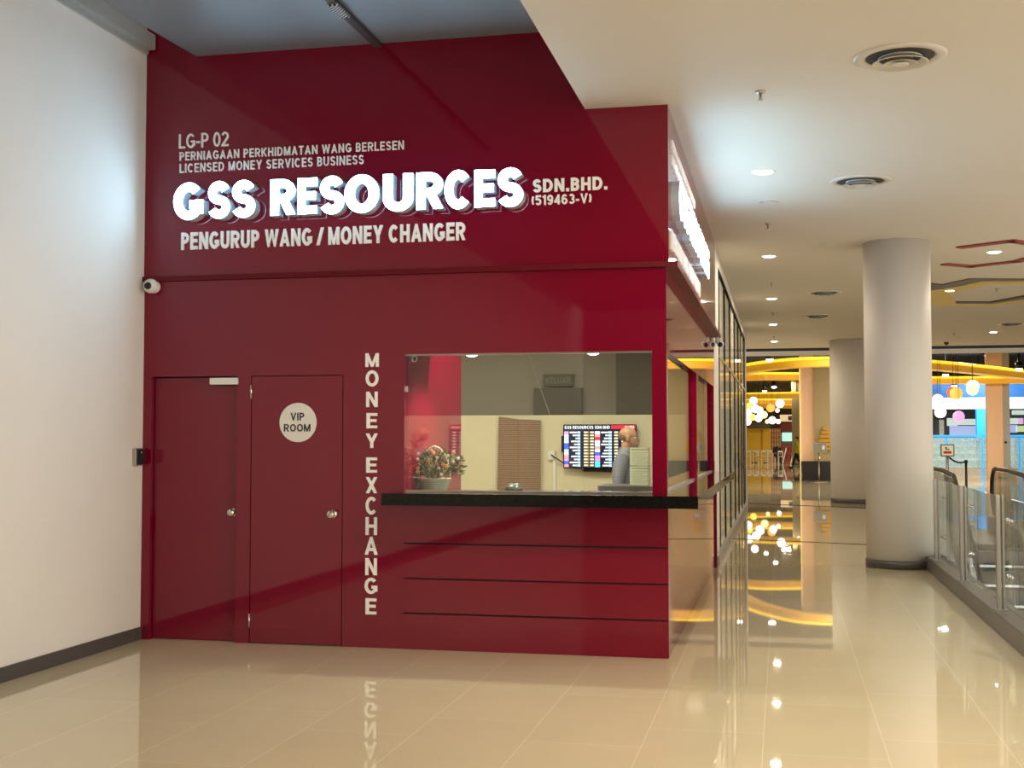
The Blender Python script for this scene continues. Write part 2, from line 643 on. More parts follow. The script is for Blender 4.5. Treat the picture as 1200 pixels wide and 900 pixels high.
struct('wall_behind', MB().box(-4.35, 3.2, -22.3, -22, 0, 5.4), mat('far_shop_wall', (0.16, 0.11, 0.09), rough=0.6))  # unseen wall, added dark to keep the facade reflections deep red
struct('ceiling_upper', MB().prism([(-3.648, 0, 4.535), (-3.70, -1.0, 4.535), (-3.70, -20, 4.535), (-0.58, -20, 4.535), (-0.58, 0, 4.535)], (0, 0, 0.25)), GREYC)
struct('ceiling_top', MB().box(-4.35, -3.0, -20, 0.2, 5.4, 5.5), GREYC)
for i, (a, b) in enumerate((((850, 631), (1020, 638.4)), ((860, 589.2), (1020, 595.8)))):
    pa, pb = atz(*a, 0.0), atz(*b, 0.0)
    struct('trim_%d' % (i + 2), MB().bar((pa.x, pa.y, 0.0), (pb.x, pb.y, 0.0), 0.06 + 0.09 * i, 0.006), JOINT)

# ------------------------------------------------------------------ the red money changer's shop: facade
wf = MB()
wf.box(-4.07, -4.0, 0, 0.12, 0, 2.78)
wf.box(-4.0, -2.425, 0, 0.12, 2.03, 2.78)
wf.box(-3.285, -3.168, 0, 0.12, 0, 2.03)
wf.box(-2.425, -1.945, 0.0, 0.12, 0, 2.78)
wf.box(-1.945, -0.105, 0, 0.12, 2.178, 2.78)
wf.box(-1.945, -0.105, 0.02, 0.12, 0, 1.068)
wf.box(-0.105, 0, 0, 0.1, 1.155, 2.78)
struct('wall_front', wf, RED)
struct('wall_front_upper', MB().box(-4.07, 0.02, -0.012, 0.12, 2.81, HC).box(-4.07, -0.58, -0.012, 0.12, HC, 5.4), RED)
struct('trim_5', MB().box(-4.11, 0.085, -0.04, 0.0, 2.775, 2.812).box(0.0, 0.085, 0.0, 6.4, 2.775, 2.812), REDDK)
wr = MB()
wr.box(-0.1, 0, 0.1, 6.4, 2.178, 2.78)
wr.box(-0.1, -0.012, 0.02, 6.4, 0, 1.07)
wr.box(-0.1, 0, 3.2, 3.32, 1.155, 2.18)
wr.box(-0.1, 0, 6.28, 6.4, 1.155, 2.18)
struct('wall_right', wr, RED)
struct('wall_right_upper', MB().box(-0.1, 0.02, 0.12, 6.4, 2.812, HC), RED)

# doors
d1 = struct('door_1', MB().box(-3.995, -3.29, 0.05, 0.09, 0.004, 2.022, bev=0.002), RED)
d2 = struct('door_2', MB().box(-3.162, -2.431, 0.0, 0.045, 0.006, 2.024, bev=0.002), RED)
struct('trim_6', MB().box(-4.0, -3.285, 0.1, 0.12, 0, 2.03).box(-3.168, -2.425, 0.06, 0.12, 0, 2.03), GAP)


def knob(parent, x, z, y):
    k = obj('knob', MB().lathe([(0.034, 0), (0.034, 0.006), (0.026, 0.012), (0.014, 0.016), (0.013, 0.034), (0.024, 0.04), (0.031, 0.052), (0.030, 0.064), (0.02, 0.072), (0.012, 0.074)], (x, y, z), 'Y', 24), CHROME, parent)
    obj('key_cylinder', MB().lathe([(0.011, 0.073), (0.011, 0.077), (0.004, 0.0775)], (x, y, z), 'Y', 16), STEEL, k)


knob(d1, -3.325, 0.985, 0.05)
knob(d2, -2.50, 0.985, 0.0)
for z in (1.905, 0.17):
    h = obj('hinge', MB().lathe([(0.007, 0), (0.007, 0.105)], (-3.165, -0.006, z - 0.05), 'Z', 10), CHROME, d2)
rs = thing('room_sign', 'round white VIP ROOM sign on the right-hand red door', 'sign', (-2.784, 0, 1.672))
obj('disc', MB().lathe([(0.146, 0.0), (0.149, 0.001), (0.149, 0.006), (0.147, 0.008)], (-2.784, 0, 1.672), 'Y', 64), WHITEP, rs)
t = MB()
text_front(t, 'VIP', -2.842, -2.732, 1.687, 1.746, -0.008, 0.002, 0.17)
text_front(t, 'ROOM', -2.895, -2.682, 1.603, 1.660, -0.008, 0.002, 0.17)
obj('lettering', t, DARKI, rs)
pl = thing('door_plate', 'white oblong plate above the left-hand red door', 'plate', (-3.385, 0, 1.965))
obj('cover', MB().box(-3.505, -3.272, -0.02, 0.0, 1.965, 2.016, bev=0.004), WHITEP, pl)
obj('back_plate', MB().box(-3.50, -3.278, -0.003, 0.0, 1.958, 1.966), GAP, pl)  # dark strip standing in for the shadow under the plate

# access reader on the left wall by the red corner
rd = thing('card_reader', 'small silver and black card reader on the white wall by the red door', 'reader', (-4.07, -0.09, 1.34))
obj('housing', MB().box(-4.07, -4.035, -0.16, -0.03, 1.345, 1.475, bev=0.004), STEEL, rd)
obj('front_panel', MB().box(-4.035, -4.026, -0.148, -0.042, 1.352, 1.468, bev=0.003), BLACKP, rd)
obj('indicator', MB().lathe([(0.006, 0), (0.005, 0.002)], (-4.026, -0.095, 1.445), 'X', 10), WHITEP, rd)


def eyeball(name, label, c, face='Y', r=0.057):
    q = thing(name, label, 'camera', c)
    c = Vector(c)
    obj('mount', MB().lathe([(r * 0.9, 0), (r * 0.9, r * 0.3), (r * 0.6, r * 0.5)], c, 'Y', 24), WHITEP, q)
    b = c + Vector((0, -r * 1.05, 0))
    e = obj('eyeball', MB().ball(b, r, seg=24), WHITEP, q)
    d = (CAM - b).normalized()
    d = Vector((0.05, -1, -0.08)).normalized()
    p = b + d * r * 0.93
    obj('lens', MB().tube([p, p + d * 0.01], [r * 0.52, r * 0.45], 20), LENSM, e)
    return q


eyeball('security_camera', 'white eyeball security camera under the red fascia next to the white wall', (-3.985, 0.0, 2.735))

# ------------------------------------------------------------------ signage on the facade
sg = thing('illuminated_sign', 'large glowing GSS RESOURCES letters on the front of the red shop', 'sign', (-2.4, 0, 3.24))
LX = [('G', -3.773, -3.525), ('S', -3.486, -3.306), ('S', -3.289, -3.100), ('R', -2.976, -2.776), ('E', -2.756, -2.602), ('S', -2.579, -2.389), ('O', -2.383, -2.115), ('U', -2.082, -1.851), ('R', -1.824, -1.622), ('C', -1.609, -1.402), ('E', -1.383, -1.229), ('S', -1.21, -1.02)]
for ch, x0, x1 in LX:
    ov = 0.007 if ch in 'GSOC' else 0.0
    zz0, zz1 = 3.238 - ov, 3.512 + ov
    if ch == 'U':
        zz0 -= 0.006
    L = obj('letter', text_front(MB(), ch, x0, x1, zz0, zz1, -0.012, 0.096, 0.232), LETSIDE, sg)
    obj('letter_face', text_front(MB(), ch, x0, x1, zz0, zz1, -0.111, 0.004, 0.232), LETFACE, L)


def line_sign(name, label, body, x0, x1, z0, z1, bold, gap=0.13, depth=0.012, y=-0.012):
    q = thing(name, label, 'lettering', ((x0 + x1) / 2, y, z0))
    for a, b in words(body):
        obj('word', text_front(MB(), body, x0, x1, z0, z1, y, depth, bold, gap, (a, b)), LETTERW, q)


line_sign('unit_number', 'white LG-P 02 unit number above the other lettering on the red shop front', 'LG-P 02', -3.782, -3.367, 3.812, 3.925, 0.138)
line_sign('sign_lettering', 'small white line PERNIAGAAN PERKHIDMATAN WANG BERLESEN on the red shop front', 'PERNIAGAAN PERKHIDMATAN WANG BERLESEN', -3.775, -1.952, 3.716, 3.783, 0.155, 0.22)
line_sign('sign_lettering', 'small white line LICENSED MONEY SERVICES BUSINESS on the red shop front', 'LICENSED MONEY SERVICES BUSINESS', -3.774, -2.268, 3.620, 3.690, 0.155, 0.22)
line_sign('sign_lettering', 'white SDN.BHD. lettering right of the glowing shop name', 'SDN.BHD.', -0.966, -0.418, 3.347, 3.444, 0.22)
line_sign('sign_lettering', 'small white (519463-V) number under the SDN.BHD. lettering', '(519463-V)', -0.972, -0.537, 3.253, 3.326, 0.19)
line_sign('sign_lettering', 'bold white PENGURUP WANG / MONEY CHANGER line below the glowing letters', 'PENGURUP WANG / MONEY CHANGER', -3.753, -1.475, 3.015, 3.150, 0.215, 0.11)
vl = thing('vertical_lettering', 'white MONEY EXCHANGE letters running down the red wall beside the counter', 'lettering', (-2.195, 0, 0.24))
tops = [414, 434, 459, 484, 508, 536, 559, 582, 606, 629, 654, 677, 701]
bots = [430, 453, 477, 502, 525, 554, 578, 603, 627, 650, 674, 696, 720]
for ch, a, b in zip('MONEYEXCHANGE', tops, bots):
    z1, z0 = at(436, a, 0).z, at(436, b, 0).z
    wd = {'M': 0.105, 'E': 0.084, 'Y': 0.094, 'O': 0.1, 'G': 0.1, 'A': 0.1}.get(ch, 0.09)
    obj('letter', text_front(MB(), ch, -2.197 - wd / 2, -2.197 + wd / 2, z0, z1, 0, 0.008, 0.19), LETTERW, vl)

# the same signs on the side facing the corridor
sg2 = thing('illuminated_sign', 'glowing GSS RESOURCES letters on the corridor side of the red shop', 'sign', (0.05, 2, 3.2))
k = 3.75 / 2.753
for ch, x0, x1 in LX:
    y0, y1 = 0.2 + (x0 + 3.773) * k, 0.2 + (x1 + 3.773) * k
    L = obj('letter', text_side(MB(), ch, y0, y1, 3.17, 3.46, 0.02, 0.062, 0.232), LETSIDE, sg2)
    obj('letter_face', text_side(MB(), ch, y0, y1, 3.17, 3.46, 0.085, 0.004, 0.232), LETFACE, L)


def side_sign(label, body, y0, y1, z0, z1, bold):
    q = thing('sign_lettering', label, 'lettering', (0.02, (y0 + y1) / 2, z0))
    for a, b in words(body):
        obj('word', text_side(MB(), body, y0, y1, z0, z1, 0.02, 0.012, bold, 0.13, (a, b)), LETTERW, q)


side_sign('small white PERNIAGAAN line on the corridor side of the red shop', 'PERNIAGAAN PERKHIDMATAN WANG BERLESEN', 0.25, 2.7, 3.68, 3.75, 0.17)
side_sign('small white LICENSED MONEY line on the corridor side of the red shop', 'LICENSED MONEY SERVICES BUSINESS', 0.25, 2.3, 3.57, 3.64, 0.17)
side_sign('white PENGURUP WANG / MONEY CHANGER line on the corridor side', 'PENGURUP WANG / MONEY CHANGER', 0.2, 3.4, 2.93, 3.07, 0.215)
q = thing('security_camera', 'twin-lens white security camera under the far end of the side fascia', 'camera', (0.045, 6.3, 2.775))
obj('bracket', MB().tube([(0.045, 6.3, 2.775), (0.045, 6.3, 2.70)], 0.022, 14).box(0.0, 0.09, 6.25, 6.33, 2.70, 2.722, bev=0.008), WHITEP, q)
for dx in (-0.005, 0.09):
    e = obj('camera_body', MB().tube([(dx, 6.34, 2.69), (dx, 6.2, 2.675)], [0.036, 0.04], 18), WHITEP, q)
    obj('lens', MB().tube([(dx, 6.2, 2.675), (dx, 6.19, 2.674)], 0.028, 18), LENSM, e)

# ------------------------------------------------------------------ counter
pn = thing('counter_cladding', 'glossy red horizontal panels below the front counter', 'counter front', (-1, 0, 0))
for a, b in ((0.0, 0.258), (0.270, 0.512), (0.524, 0.770), (0.782, 1.065)):
    obj('panel', MB().box(-1.978, 0.0, -0.004, 0.018, a, b, bev=0.002), RED, pn)
obj('backing', MB().box(-1.985, -0.01, 0.012, 0.02, 0.0, 1.07), GAP, pn)
pn2 = thing('counter_cladding', 'glossy red panel below the corridor side counter', 'counter front', (0, 3, 0))
obj('panel', MB().box(-0.011, 0.004, 0.02, 6.36, 0.0, 1.066), RED, pn2)
obj('end_strip', MB().box(-0.011, 0.024, 6.36, 6.40, 0.0, 1.066), RED, pn2)
ct = thing('granite_counter', 'long black granite counter top wrapping the red shop corner', 'counter', (-0.9, 0, 1.07))
obj('front_slab', MB().prism([(x, y, 1.07) for x, y in ((-2.03, -0.285), (0.235, -0.285), (0.235, 0.5), (-1.94, 0.5), (-1.94, -0.001), (-2.03, -0.001))], (0, 0, 0.085)), GRANITE, ct)
obj('side_slab', MB().box(-0.11, 0.235, 0.5, 6.35, 1.07, 1.155, bev=0.004), GRANITE, ct)

w1 = struct('window_1', MB().box(-1.945, -0.105, 0.045, 0.057, 1.156, 2.178), GLASS)
obj('sill', MB().box(-1.945, -0.105, 0.03, 0.075, 1.156, 1.168), STEEL, w1)
obj('head_channel', MB().box(-1.945, -0.105, 0.03, 0.075, 2.168, 2.178), STEEL, w1)
obj('clip', MB().box(-1.945, -1.93, 0.03, 0.075, 1.90, 1.94), CHROME, w1)
for i, (a, b) in enumerate(((0.1, 3.2), (3.32, 6.28))):
    w = struct('window_%d' % (i + 2), MB().box(-0.052, -0.04, a, b, 1.156, 2.178), GLASS)
    obj('sill', MB().box(-0.07, -0.022, a, b, 1.156, 1.168), STEEL, w)
    obj('edge_strip', MB().box(-0.06, -0.03, a, a + 0.012, 1.168, 2.178), CHROME, w)

# ------------------------------------------------------------------ inside the shop
struct('wall_back', MB().box(-4.05, -0.12, 5.5, 5.58, 0, 1.825), CREAM)
struct('wall_rear', MB().box(-4.05, -0.1, 6.35, 6.45, 0, 3.9), GREYWALL)
struct('wall_inner_left', MB().box(-2.03, -1.945, 0.121, 1.68, 0, 2.95), RED)
struct('wall_inner_side', MB().box(-4.15, -4.05, 0.12, 6.45, 0, 3.9), WHITEWALL)
struct('ceiling_inner', MB().box(-4.05, -0.1, 0.12, 6.4, 2.95, 3.0), mat('inner_ceiling', (0.45, 0.41, 0.34), rough=0.6))
struct('trim_7', MB().box(-1.945, -0.1, 0.121, 0.7, 2.21, 2.30), RED)
pr = at(723, 480, 6.3)
struct('trim_8', MB().box(pr.x, -0.12, 6.22, 6.34, 0, 2.95), DKTAUPE)
dl, dr = at(626, 455, 6.3), at(682, 455, 6.3)
struct('trim_9', MB().box(dl.x, dr.x, 6.27, 6.345, 0, dl.z), DKTAUPE)  # doorway reflected in the window glass, built as a dark solid
ex0, ex1 = at(637, 439, 6.3), at(672, 452.5, 6.3)  # sign reflected in the window glass, built as a dim box
xs = thing('exit_sign', 'unlit exit sign box above the dark doorway seen through the shop window', 'sign', ((ex0.x + ex1.x) / 2, 6.33, ex1.z))
obj('box', MB().box(ex0.x, ex1.x, 6.27, 6.345, ex1.z, ex0.z, bev=0.006), mat('dim_exit_green', (0.11, 0.115, 0.06), rough=0.4), xs)
obj('lettering', text_front(MB(), 'KELUAR', ex0.x + 0.03, ex1.x - 0.03, ex1.z + 0.035, ex0.z - 0.035, 6.27, 0.003, 0.18), mat('dim_exit_letters', (0.24, 0.24, 0.15), rough=0.5), xs)
ca, cb_ = at(620, 418, 5.9), at(645, 488, 5.7)  # slanting line reflected in the glass, built as a thin tube
tag(obj('hanging_cable', MB().tube([ca + Vector((-0.1, 0, 0.5)), ca, cb_, cb_ + Vector((0.03, 0, -0.2))], 0.006, 8), GREYWALL), 'pale cable slanting down behind the cream partition', 'cable')

# folding screen
scr = thing('folding_screen', 'brown slatted two-panel folding screen against the cream partition', 'screen', (-2.22, 5.3, 0))
obj('panel', MB().prism([(-2.50, 5.44, 0), (-2.205, 5.34, 0), (-2.205, 5.34, 1.775), (-2.46, 5.44, 1.81)], (0, 0.03, 0)), BAMBOO, scr)
obj('panel', MB().prism([(-2.20, 5.34, 0), (-1.965, 5.44, 0), (-1.965, 5.44, 1.765), (-2.20, 5.34, 1.775)], (0, 0.03, 0)), BAMBOO, scr)
obj('hinge_edge', MB().tube([(-2.2025, 5.352, 0), (-2.2025, 5.352, 1.77)], 0.008, 8), DKTAUPE, scr)

# exchange rate television
TY = 5.40
tva, tvb = at(660, 497.5, TY), at(746, 549.5, TY)
tx0, tx1, tz0, tz1 = tva.x, tvb.x, tvb.z, tva.z
tv = thing('television', 'wall-mounted screen of exchange rates on the cream partition', 'television', ((tx0 + tx1) / 2, TY + 0.08, tz0))
obj('case', MB().box(tx0, tx1, TY, TY + 0.05, tz0, tz1, bev=0.006), BLACKP, tv)
obj('bracket', MB().box((tx0 + tx1) / 2 - 0.15, (tx0 + tx1) / 2 + 0.15, TY + 0.05, 5.5, tz0 + 0.1, tz1 - 0.1), BLACKP, tv)
obj('speaker_bar', MB().box(tx0 + 0.22, tx1 - 0.06, TY + 0.005, TY + 0.05, tz0 - 0.035, tz0, bev=0.01), BLACKP, tv)
obj('side_box', MB().box(tx0 - 0.025, tx0, TY + 0.02, TY + 0.05, tz0 + 0.19, tz0 + 0.38, bev=0.004), BLACKP, tv)
scol = [(0.005, 0.008, 0.03), (0.85, 0.88, 1.0), (0.55, 0.75, 1.0), (0.8, 0.02, 0.05), (0.95, 0.75, 0.55), (0.05, 0.12, 0.85), (0.1, 0.75, 0.8), (0.7, 0.3, 0.85), (0.85, 0.35, 0.4), (0.45, 0.32, 0.02)]
smats = [emis('screen_%s' % n, c, 0.9) for n, c in zip(('navy', 'white', 'pale_blue', 'red', 'cream', 'blue', 'teal', 'violet', 'pink', 'olive'), scol)]
sc_ = MB()
U = tx1 - tx0
V = tz1 - tz0


def cell(u0, u1, v0, v1, c, lift=0.001):
    sc_.idx = c
    sc_.box(tx0 + u0 * U, tx0 + u1 * U, TY - 0.0015 - lift, TY - 0.0015, tz1 - v1 * V, tz1 - v0 * V)


cell(0.012, 0.988, 0.02, 0.975, 0)
cell(0.66, 0.985, 0.02, 0.1, 3, 0.0015)
sc_.idx = 1
text_front(sc_, 'GSS RESOURCES SDN BHD', tx0 + 0.02 * U, tx0 + 0.64 * U, tz1 - 0.1 * V, tz1 - 0.03 * V, TY - 0.0025, 0.001, 0.2)
text_front(sc_, 'RATES', tx0 + 0.85 * U, tx0 + 0.97 * U, tz1 - 0.085 * V, tz1 - 0.035 * V, TY - 0.003, 0.001, 0.2)
flag1 = [7, 1, 2, 1, 5, 5, 2, 1, 8, 7, 5, 8]
flag2 = [1, 8, 3, 1, 2, 8, 1, 5, 7, 7, 6, 6]
for r in range(12):
    v0 = 0.155 + r * 0.068
    v1 = v0 + 0.05
    cell(0.015, 0.075, v0, v1 + 0.012, flag1[r], 0.002)
    cell(0.09 + 0.02 * ((r * 7) % 5), 0.19, v0 + 0.008, v1 - 0.008, 1, 0.002)
    cell(0.195, 0.235, v0, v1, 2, 0.002)
    for u in (0.285, 0.37):
        cell(u, u + 0.05, v0 + 0.004, v1 - 0.008, 4, 0.002)
    cell(0.34, 0.352, v0, v1, 9, 0.002)
    cell(0.435, 0.505, v0, v1 + 0.012, flag2[r], 0.002)
    cell(0.52 + 0.02 * ((r * 3) % 4), 0.615, v0 + 0.008, v1 - 0.008, 1, 0.002)
    cell(0.62, 0.665, v0, v1, 2, 0.002)
    for u in (0.70, 0.80, 0.9):
        cell(u, u + 0.05, v0 + 0.004, v1 - 0.008, 4, 0.002)
obj('screen', sc_, smats, tv)
# cable box left of the television
cbx = at(646, 533, 5.47)
cbt = thing('cable_box', 'small white socket box with conduit beside the television', 'socket', (cbx.x, 5.5, 0.3))
obj('cover', MB().box(cbx.x - 0.04, cbx.x + 0.04, 5.46, 5.5, cbx.z - 0.06, cbx.z + 0.05, bev=0.006), WHITEP, cbt)
obj('conduit', MB().box(cbx.x + 0.02, cbx.x + 0.05, 5.475, 5.5, 0.3, cbx.z - 0.06), WHITEP, cbt)
obj('cable', MB().tube([(cbx.x, 5.455, cbx.z), (cbx.x + 0.08, 5.44, cbx.z - 0.05), (tx0 + 0.05, 5.45, tz0 + 0.03)], 0.008, 8), BLACKP, cbt)

# documents on the glass
dc0, dc1 = at(738, 524.5, 0.16), at(762.5, 568.5, 0.16)
dx0, dx1, dz0, dz1 = dc0.x, dc1.x, dc1.z, dc0.z
PAPER = mat('pale_paper', (0.88, 0.88, 0.66), rough=0.7, noise=0.05, scale=30)
for i, (a, b, n) in enumerate(((dz0 + (dz1 - dz0) * 0.52, dz1, 'upper'), (dz0, dz0 + (dz1 - dz0) * 0.5, 'lower'))):
    nt_ = thing('paper_notice', '%s of two pale printed notices standing behind the glass by the red post' % n, 'notice', ((dx0 + dx1) / 2, 0.16, a))
    obj('sheet', MB().box(dx0, dx1, 0.158, 0.161, a, b), PAPER, nt_)
    m_ = MB()
    m_.box(dx0 + 0.01, dx1 - 0.01, 0.1565, 0.158, b - 0.018, b - 0.012)
    for q in range(8):
        zq = b - 0.035 - q * 0.012
        m_.box(dx0 + 0.015, dx1 - 0.015 - 0.02 * (q % 3), 0.157, 0.158, zq - 0.0022, zq)
    obj('print', m_, mat('faded_print', (0.33, 0.35, 0.24), rough=0.8), nt_)
    obj('holder', MB().box(dx0 + 0.002, dx1 - 0.002, 0.161, 0.165, a, b).box(dx0, dx1, 0.15, 0.175, a - 0.006 if i == 0 else 1.1555, a), GLASS, nt_)

# dark dome on the counter
hp0 = at(602, 573, 0.42)
hd = thing('counter_intercom', 'small dark dome-shaped intercom on the counter behind the glass', 'intercom', (hp0.x, 0.42, 1.155))
obj('body', MB().lathe([(0.072, 0), (0.07, 0.015), (0.058, 0.036), (0.035, 0.052), (0.012, 0.058)], (hp0.x, 0.42, 1.155), 'Z', 28), mat('dark_green_plastic', (0.05, 0.055, 0.04), rough=0.4), hd)
obj('grille', MB().lathe([(0.02, 0.054), (0.02, 0.0585), (0.008, 0.06)], (hp0.x, 0.42, 1.155), 'Z', 20), BLACKP, hd)
# inner desk top
dk = at(698, 571, 2.6)
ds = thing('teller_desk', 'grey desk with rounded corner behind the window in front of the clerk', 'desk', ((dk.x - 0.15) / 2, 2.9, 0))
GREYDESK = mat('grey_laminate', (0.13, 0.12, 0.11), rough=0.35)
pts = [(-0.15, 2.6), (-0.15, 3.3), (dk.x + 0.12, 3.3)]
for q in range(7):
    an = PI / 2 + q / 6 * PI / 2
    pts.append((dk.x + 0.14 + 0.14 * math.cos(an), 3.16 + 0.14 * math.sin(an)))
for q in range(7):
    an = PI + q / 6 * PI / 2
    pts.append((dk.x + 0.14 + 0.14 * math.cos(an), 2.74 + 0.14 * math.sin(an)))
obj('desk_top', MB().prism([(x, y, dk.z - 0.035) for x, y in pts], (0, 0, 0.045)), GREYDESK, ds)
obj('modesty_panel', MB().box(dk.x + 0.12, -0.2, 2.85, 2.88, 0.02, dk.z - 0.035), GREYDESK, ds)
for x in (dk.x + 0.14, -0.22):
    for y in (2.72, 3.2):
        obj('leg', MB().box(x - 0.02, x + 0.02, y - 0.02, y + 0.02, 0, dk.z - 0.035), POSTM, ds)

# flower basket
fb = at(509, 573, 0.38)
fl = thing('flower_basket', 'whitewashed wicker basket of orange and white flowers on the counter', 'flowers', (fb.x, 0.38, 1.155))
FX, FY = fb.x, 0.38
WICK = stripe_mat('whitewashed_wicker', (0.8, 0.74, 0.56), (0.42, 0.36, 0.23), 30.0)
obj('basket', MB().lathe([(0.095, 0), (0.10, 0.004), (0.128, 0.085), (0.135, 0.09), (0.125, 0.092), (0.105, 0.05)], (FX, FY, 1.156), 'Z', 32), WICK, fl)
hpts = [(FX + 0.125 * math.cos(a), FY, 1.24 + 0.25 * math.sin(a)) for a in [i * PI / 14 for i in range(15)]]
obj('handle', MB().tube(hpts, 0.006, 8), WICK, fl)
LEAFM = mat('grey_green_leaves', (0.10, 0.12, 0.045), rough=0.6, noise=0.5, scale=40)
lm = MB()
for i in range(900):
    th = random.uniform(0, 2 * PI)
    rr = math.sqrt(random.random())
    ph = random.uniform(0.0, 1.0)
    c = Vector((FX + 0.225 * rr * math.cos(th), FY + 0.15 * rr * math.sin(th), 1.255 + 0.21 * ph * (1 - 0.4 * rr * rr) + 0.01))
    c.x = max(c.x, -1.91)
    d = Vector((math.cos(th) * rr, math.sin(th) * rr, random.uniform(0, 1))).normalized()
    if c.x < -1.89:
        d.x = abs(d.x)
    sdv = d.cross(Vector((random.uniform(-1, 1), random.uniform(-1, 1), random.uniform(-1, 1)))).normalized()
    L = random.uniform(0.02, 0.045)
    w_ = L * 0.22
    vv = [lm.bm.verts.new(p) for p in (c, c + d * L * 0.5 + sdv * w_, c + d * L, c + d * L * 0.5 - sdv * w_)]
    lm.bm.faces.new(vv)
for i in range(60):
    th = random.uniform(0, 2 * PI)
    rr = random.random()
    lm.tube([(FX + 0.06 * rr * math.cos(th), FY + 0.06 * rr * math.sin(th), 1.2), (max(-1.93, FX + 0.2 * rr * math.cos(th)), FY + 0.13 * rr * math.sin(th), 1.255 + 0.2 * random.random())], 0.0022, 5)
tag(obj('foliage', lm, LEAFM, fl), kind='stuff')
fcol = [mat('orange_petals', (0.75, 0.20, 0.03), rough=0.6), mat('white_petals', (0.75, 0.70, 0.58), rough=0.6), mat('peach_petals', (0.8, 0.42, 0.2), rough=0.6), mat('pink_petals', (0.7, 0.3, 0.25), rough=0.6)]
fpos = [(487, 553, 2), (501, 541, 0), (519, 545, 0), (523, 546, 2), (512, 536, 1), (517, 556, 1), (514, 549, 1), (531, 541, 1), (505, 528, 3), (486, 532, 3), (531, 530, 3), (495, 560, 3), (479, 549, 0), (484, 538, 1), (525, 534, 1), (508, 531, 2), (537, 537, 1)]
for (fx, fy, fc) in fpos:
    p = at(fx, fy, FY - 0.13)
    p.x = max(p.x, -1.915)
    f = MB()
    fk = 0.72 if fc == 1 else 1.0
    for kx in range(6):
        a = kx / 6 * 2 * PI
        f.ball((p.x + 0.009 * math.cos(a), p.y, p.z + 0.009 * math.sin(a)), 0.0075 * fk, (1, 0.55, 1), 8)
    f.ball((p.x, p.y - 0.004, p.z), 0.006, (1, 0.7, 1), 8)
    obj('flower', f, fcol[fc], fl)

# soffit lamps above the window, small camera
for i, (px, lab) in enumerate(((553, 'left-hand round lamp under the shop window head'), (695, 'right-hand round lamp under the shop window head'))):
    p = at(px, 414, 0.42)
    q = thing('soffit_lamp', lab, 'lamp', (p.x, 0.42, 2.21))
    obj('bezel', MB().lathe([(0.06, 0), (0.06, -0.008), (0.052, -0.012), (0.05, 0)], (p.x, 0.42, 2.21), 'Z', 28, cap=False), CHROME, q)
    obj('bulb', MB().lathe([(0.05, -0.004), (0.045, -0.018), (0.025, -0.028), (0.008, -0.031)], (p.x, 0.42, 2.21), 'Z', 28), LAMPM, q)
    sp = bpy.data.lights.new('soffit_spot', 'SPOT')
    sp.energy = 90
    sp.spot_size = 2.4
    sp.spot_blend = 0.7
    sp.shadow_soft_size = 0.05
    sp.color = (1, 0.9, 0.72)
    so = bpy.data.objects.new('soffit_spot', sp)
    so.location = (0, 0, -0.045)
    COL.objects.link(so)
    so.parent = q
mc = at(483, 418, 0.25)
q = thing('small_camera', 'little white camera in the top corner of the shop window', 'camera', (mc.x, 0.25, 2.21))
obj('bracket', MB().tube([(mc.x, 0.25, 2.21), (mc.x, 0.25, 2.175)], 0.01, 10), WHITEP, q)
e = obj('body', MB().tube([(mc.x - 0.03, 0.27, 2.165), (mc.x + 0.035, 0.2, 2.155)], [0.026, 0.024], 16), WHITEP, q)
obj('lens', MB().tube([(mc.x + 0.035, 0.2, 2.155), (mc.x + 0.039, 0.196, 2.1545)], 0.016, 16), LENSM, e)
# unseen ceiling panels added to light the shop interior
for i, (x, y) in enumerate(((-1.3, 3.6), (-2.9, 3.6), (-1.0, 1.9))):
    q = thing('panel_light', ('ceiling light panel over the clerk', 'ceiling light panel by the back room side', 'ceiling light panel near the shop window')[i], 'lamp', (x, y, 2.95))
    obj('frame', MB().box(x - 0.3, x + 0.3, y - 0.3, y + 0.3, 2.93, 2.95), WHITEP, q)
    obj('diffuser', MB().box(x - 0.28, x + 0.28, y - 0.28, y + 0.28, 2.925, 2.932), LAMPM, q)
    area_light('panel_glow', (0, 0, -0.04), (0, 0, 0), 0.5, 0.5, 26, (1, 0.9, 0.72), q)
q = thing('wall_washer', 'spotlight shining on the red wall inside the shop window', 'lamp', (-1.55, 0.9, 2.95))
obj('can', MB().lathe([(0.05, 0), (0.05, -0.12), (0.045, -0.13), (0.04, -0.1)], (-1.55, 0.9, 2.95), 'Z', 20), BLACKP, q)
sp = bpy.data.lights.new('washer_spot', 'SPOT')
sp.energy = 150
sp.spot_size = 1.7
sp.spot_blend = 0.8
sp.color = (1, 0.8, 0.75)
so = bpy.data.objects.new('washer_spot', sp)
so.location = (0.55, -0.05, -0.2)
so.rotation_euler = Vector((-0.95, -0.05, -0.85)).to_track_quat('-Z', 'Y').to_euler()
COL.objects.link(so)
so.parent = q


# ------------------------------------------------------------------ people
def skin_body(joints, edges, sub=2):
    me = bpy.data.meshes.new('s')
    names = list(joints)
    me.from_pydata([joints[n][0] for n in names], [(names.index(a), names.index(b)) for a, b in edges], [])
    o = bpy.data.objects.new('s', me)
    COL.objects.link(o)
    md = o.modifiers.new('k', 'SKIN')
    md.use_smooth_shade = True
    lay = me.skin_vertices[0].data
    for i, n in enumerate(names):
        r = joints[n][1]
        lay[i].radius = r if isinstance(r, tuple) else (r, r)
        lay[i].use_root = (i == 0)
    sb = o.modifiers.new('b', 'SUBSURF')
    sb.levels = sub
    bpy.context.view_layer.update()
    dg = bpy.context.evaluated_depsgraph_get()
    out = bpy.data.meshes.new_from_object(o.evaluated_get(dg))
    bpy.data.objects.remove(o)
    return out


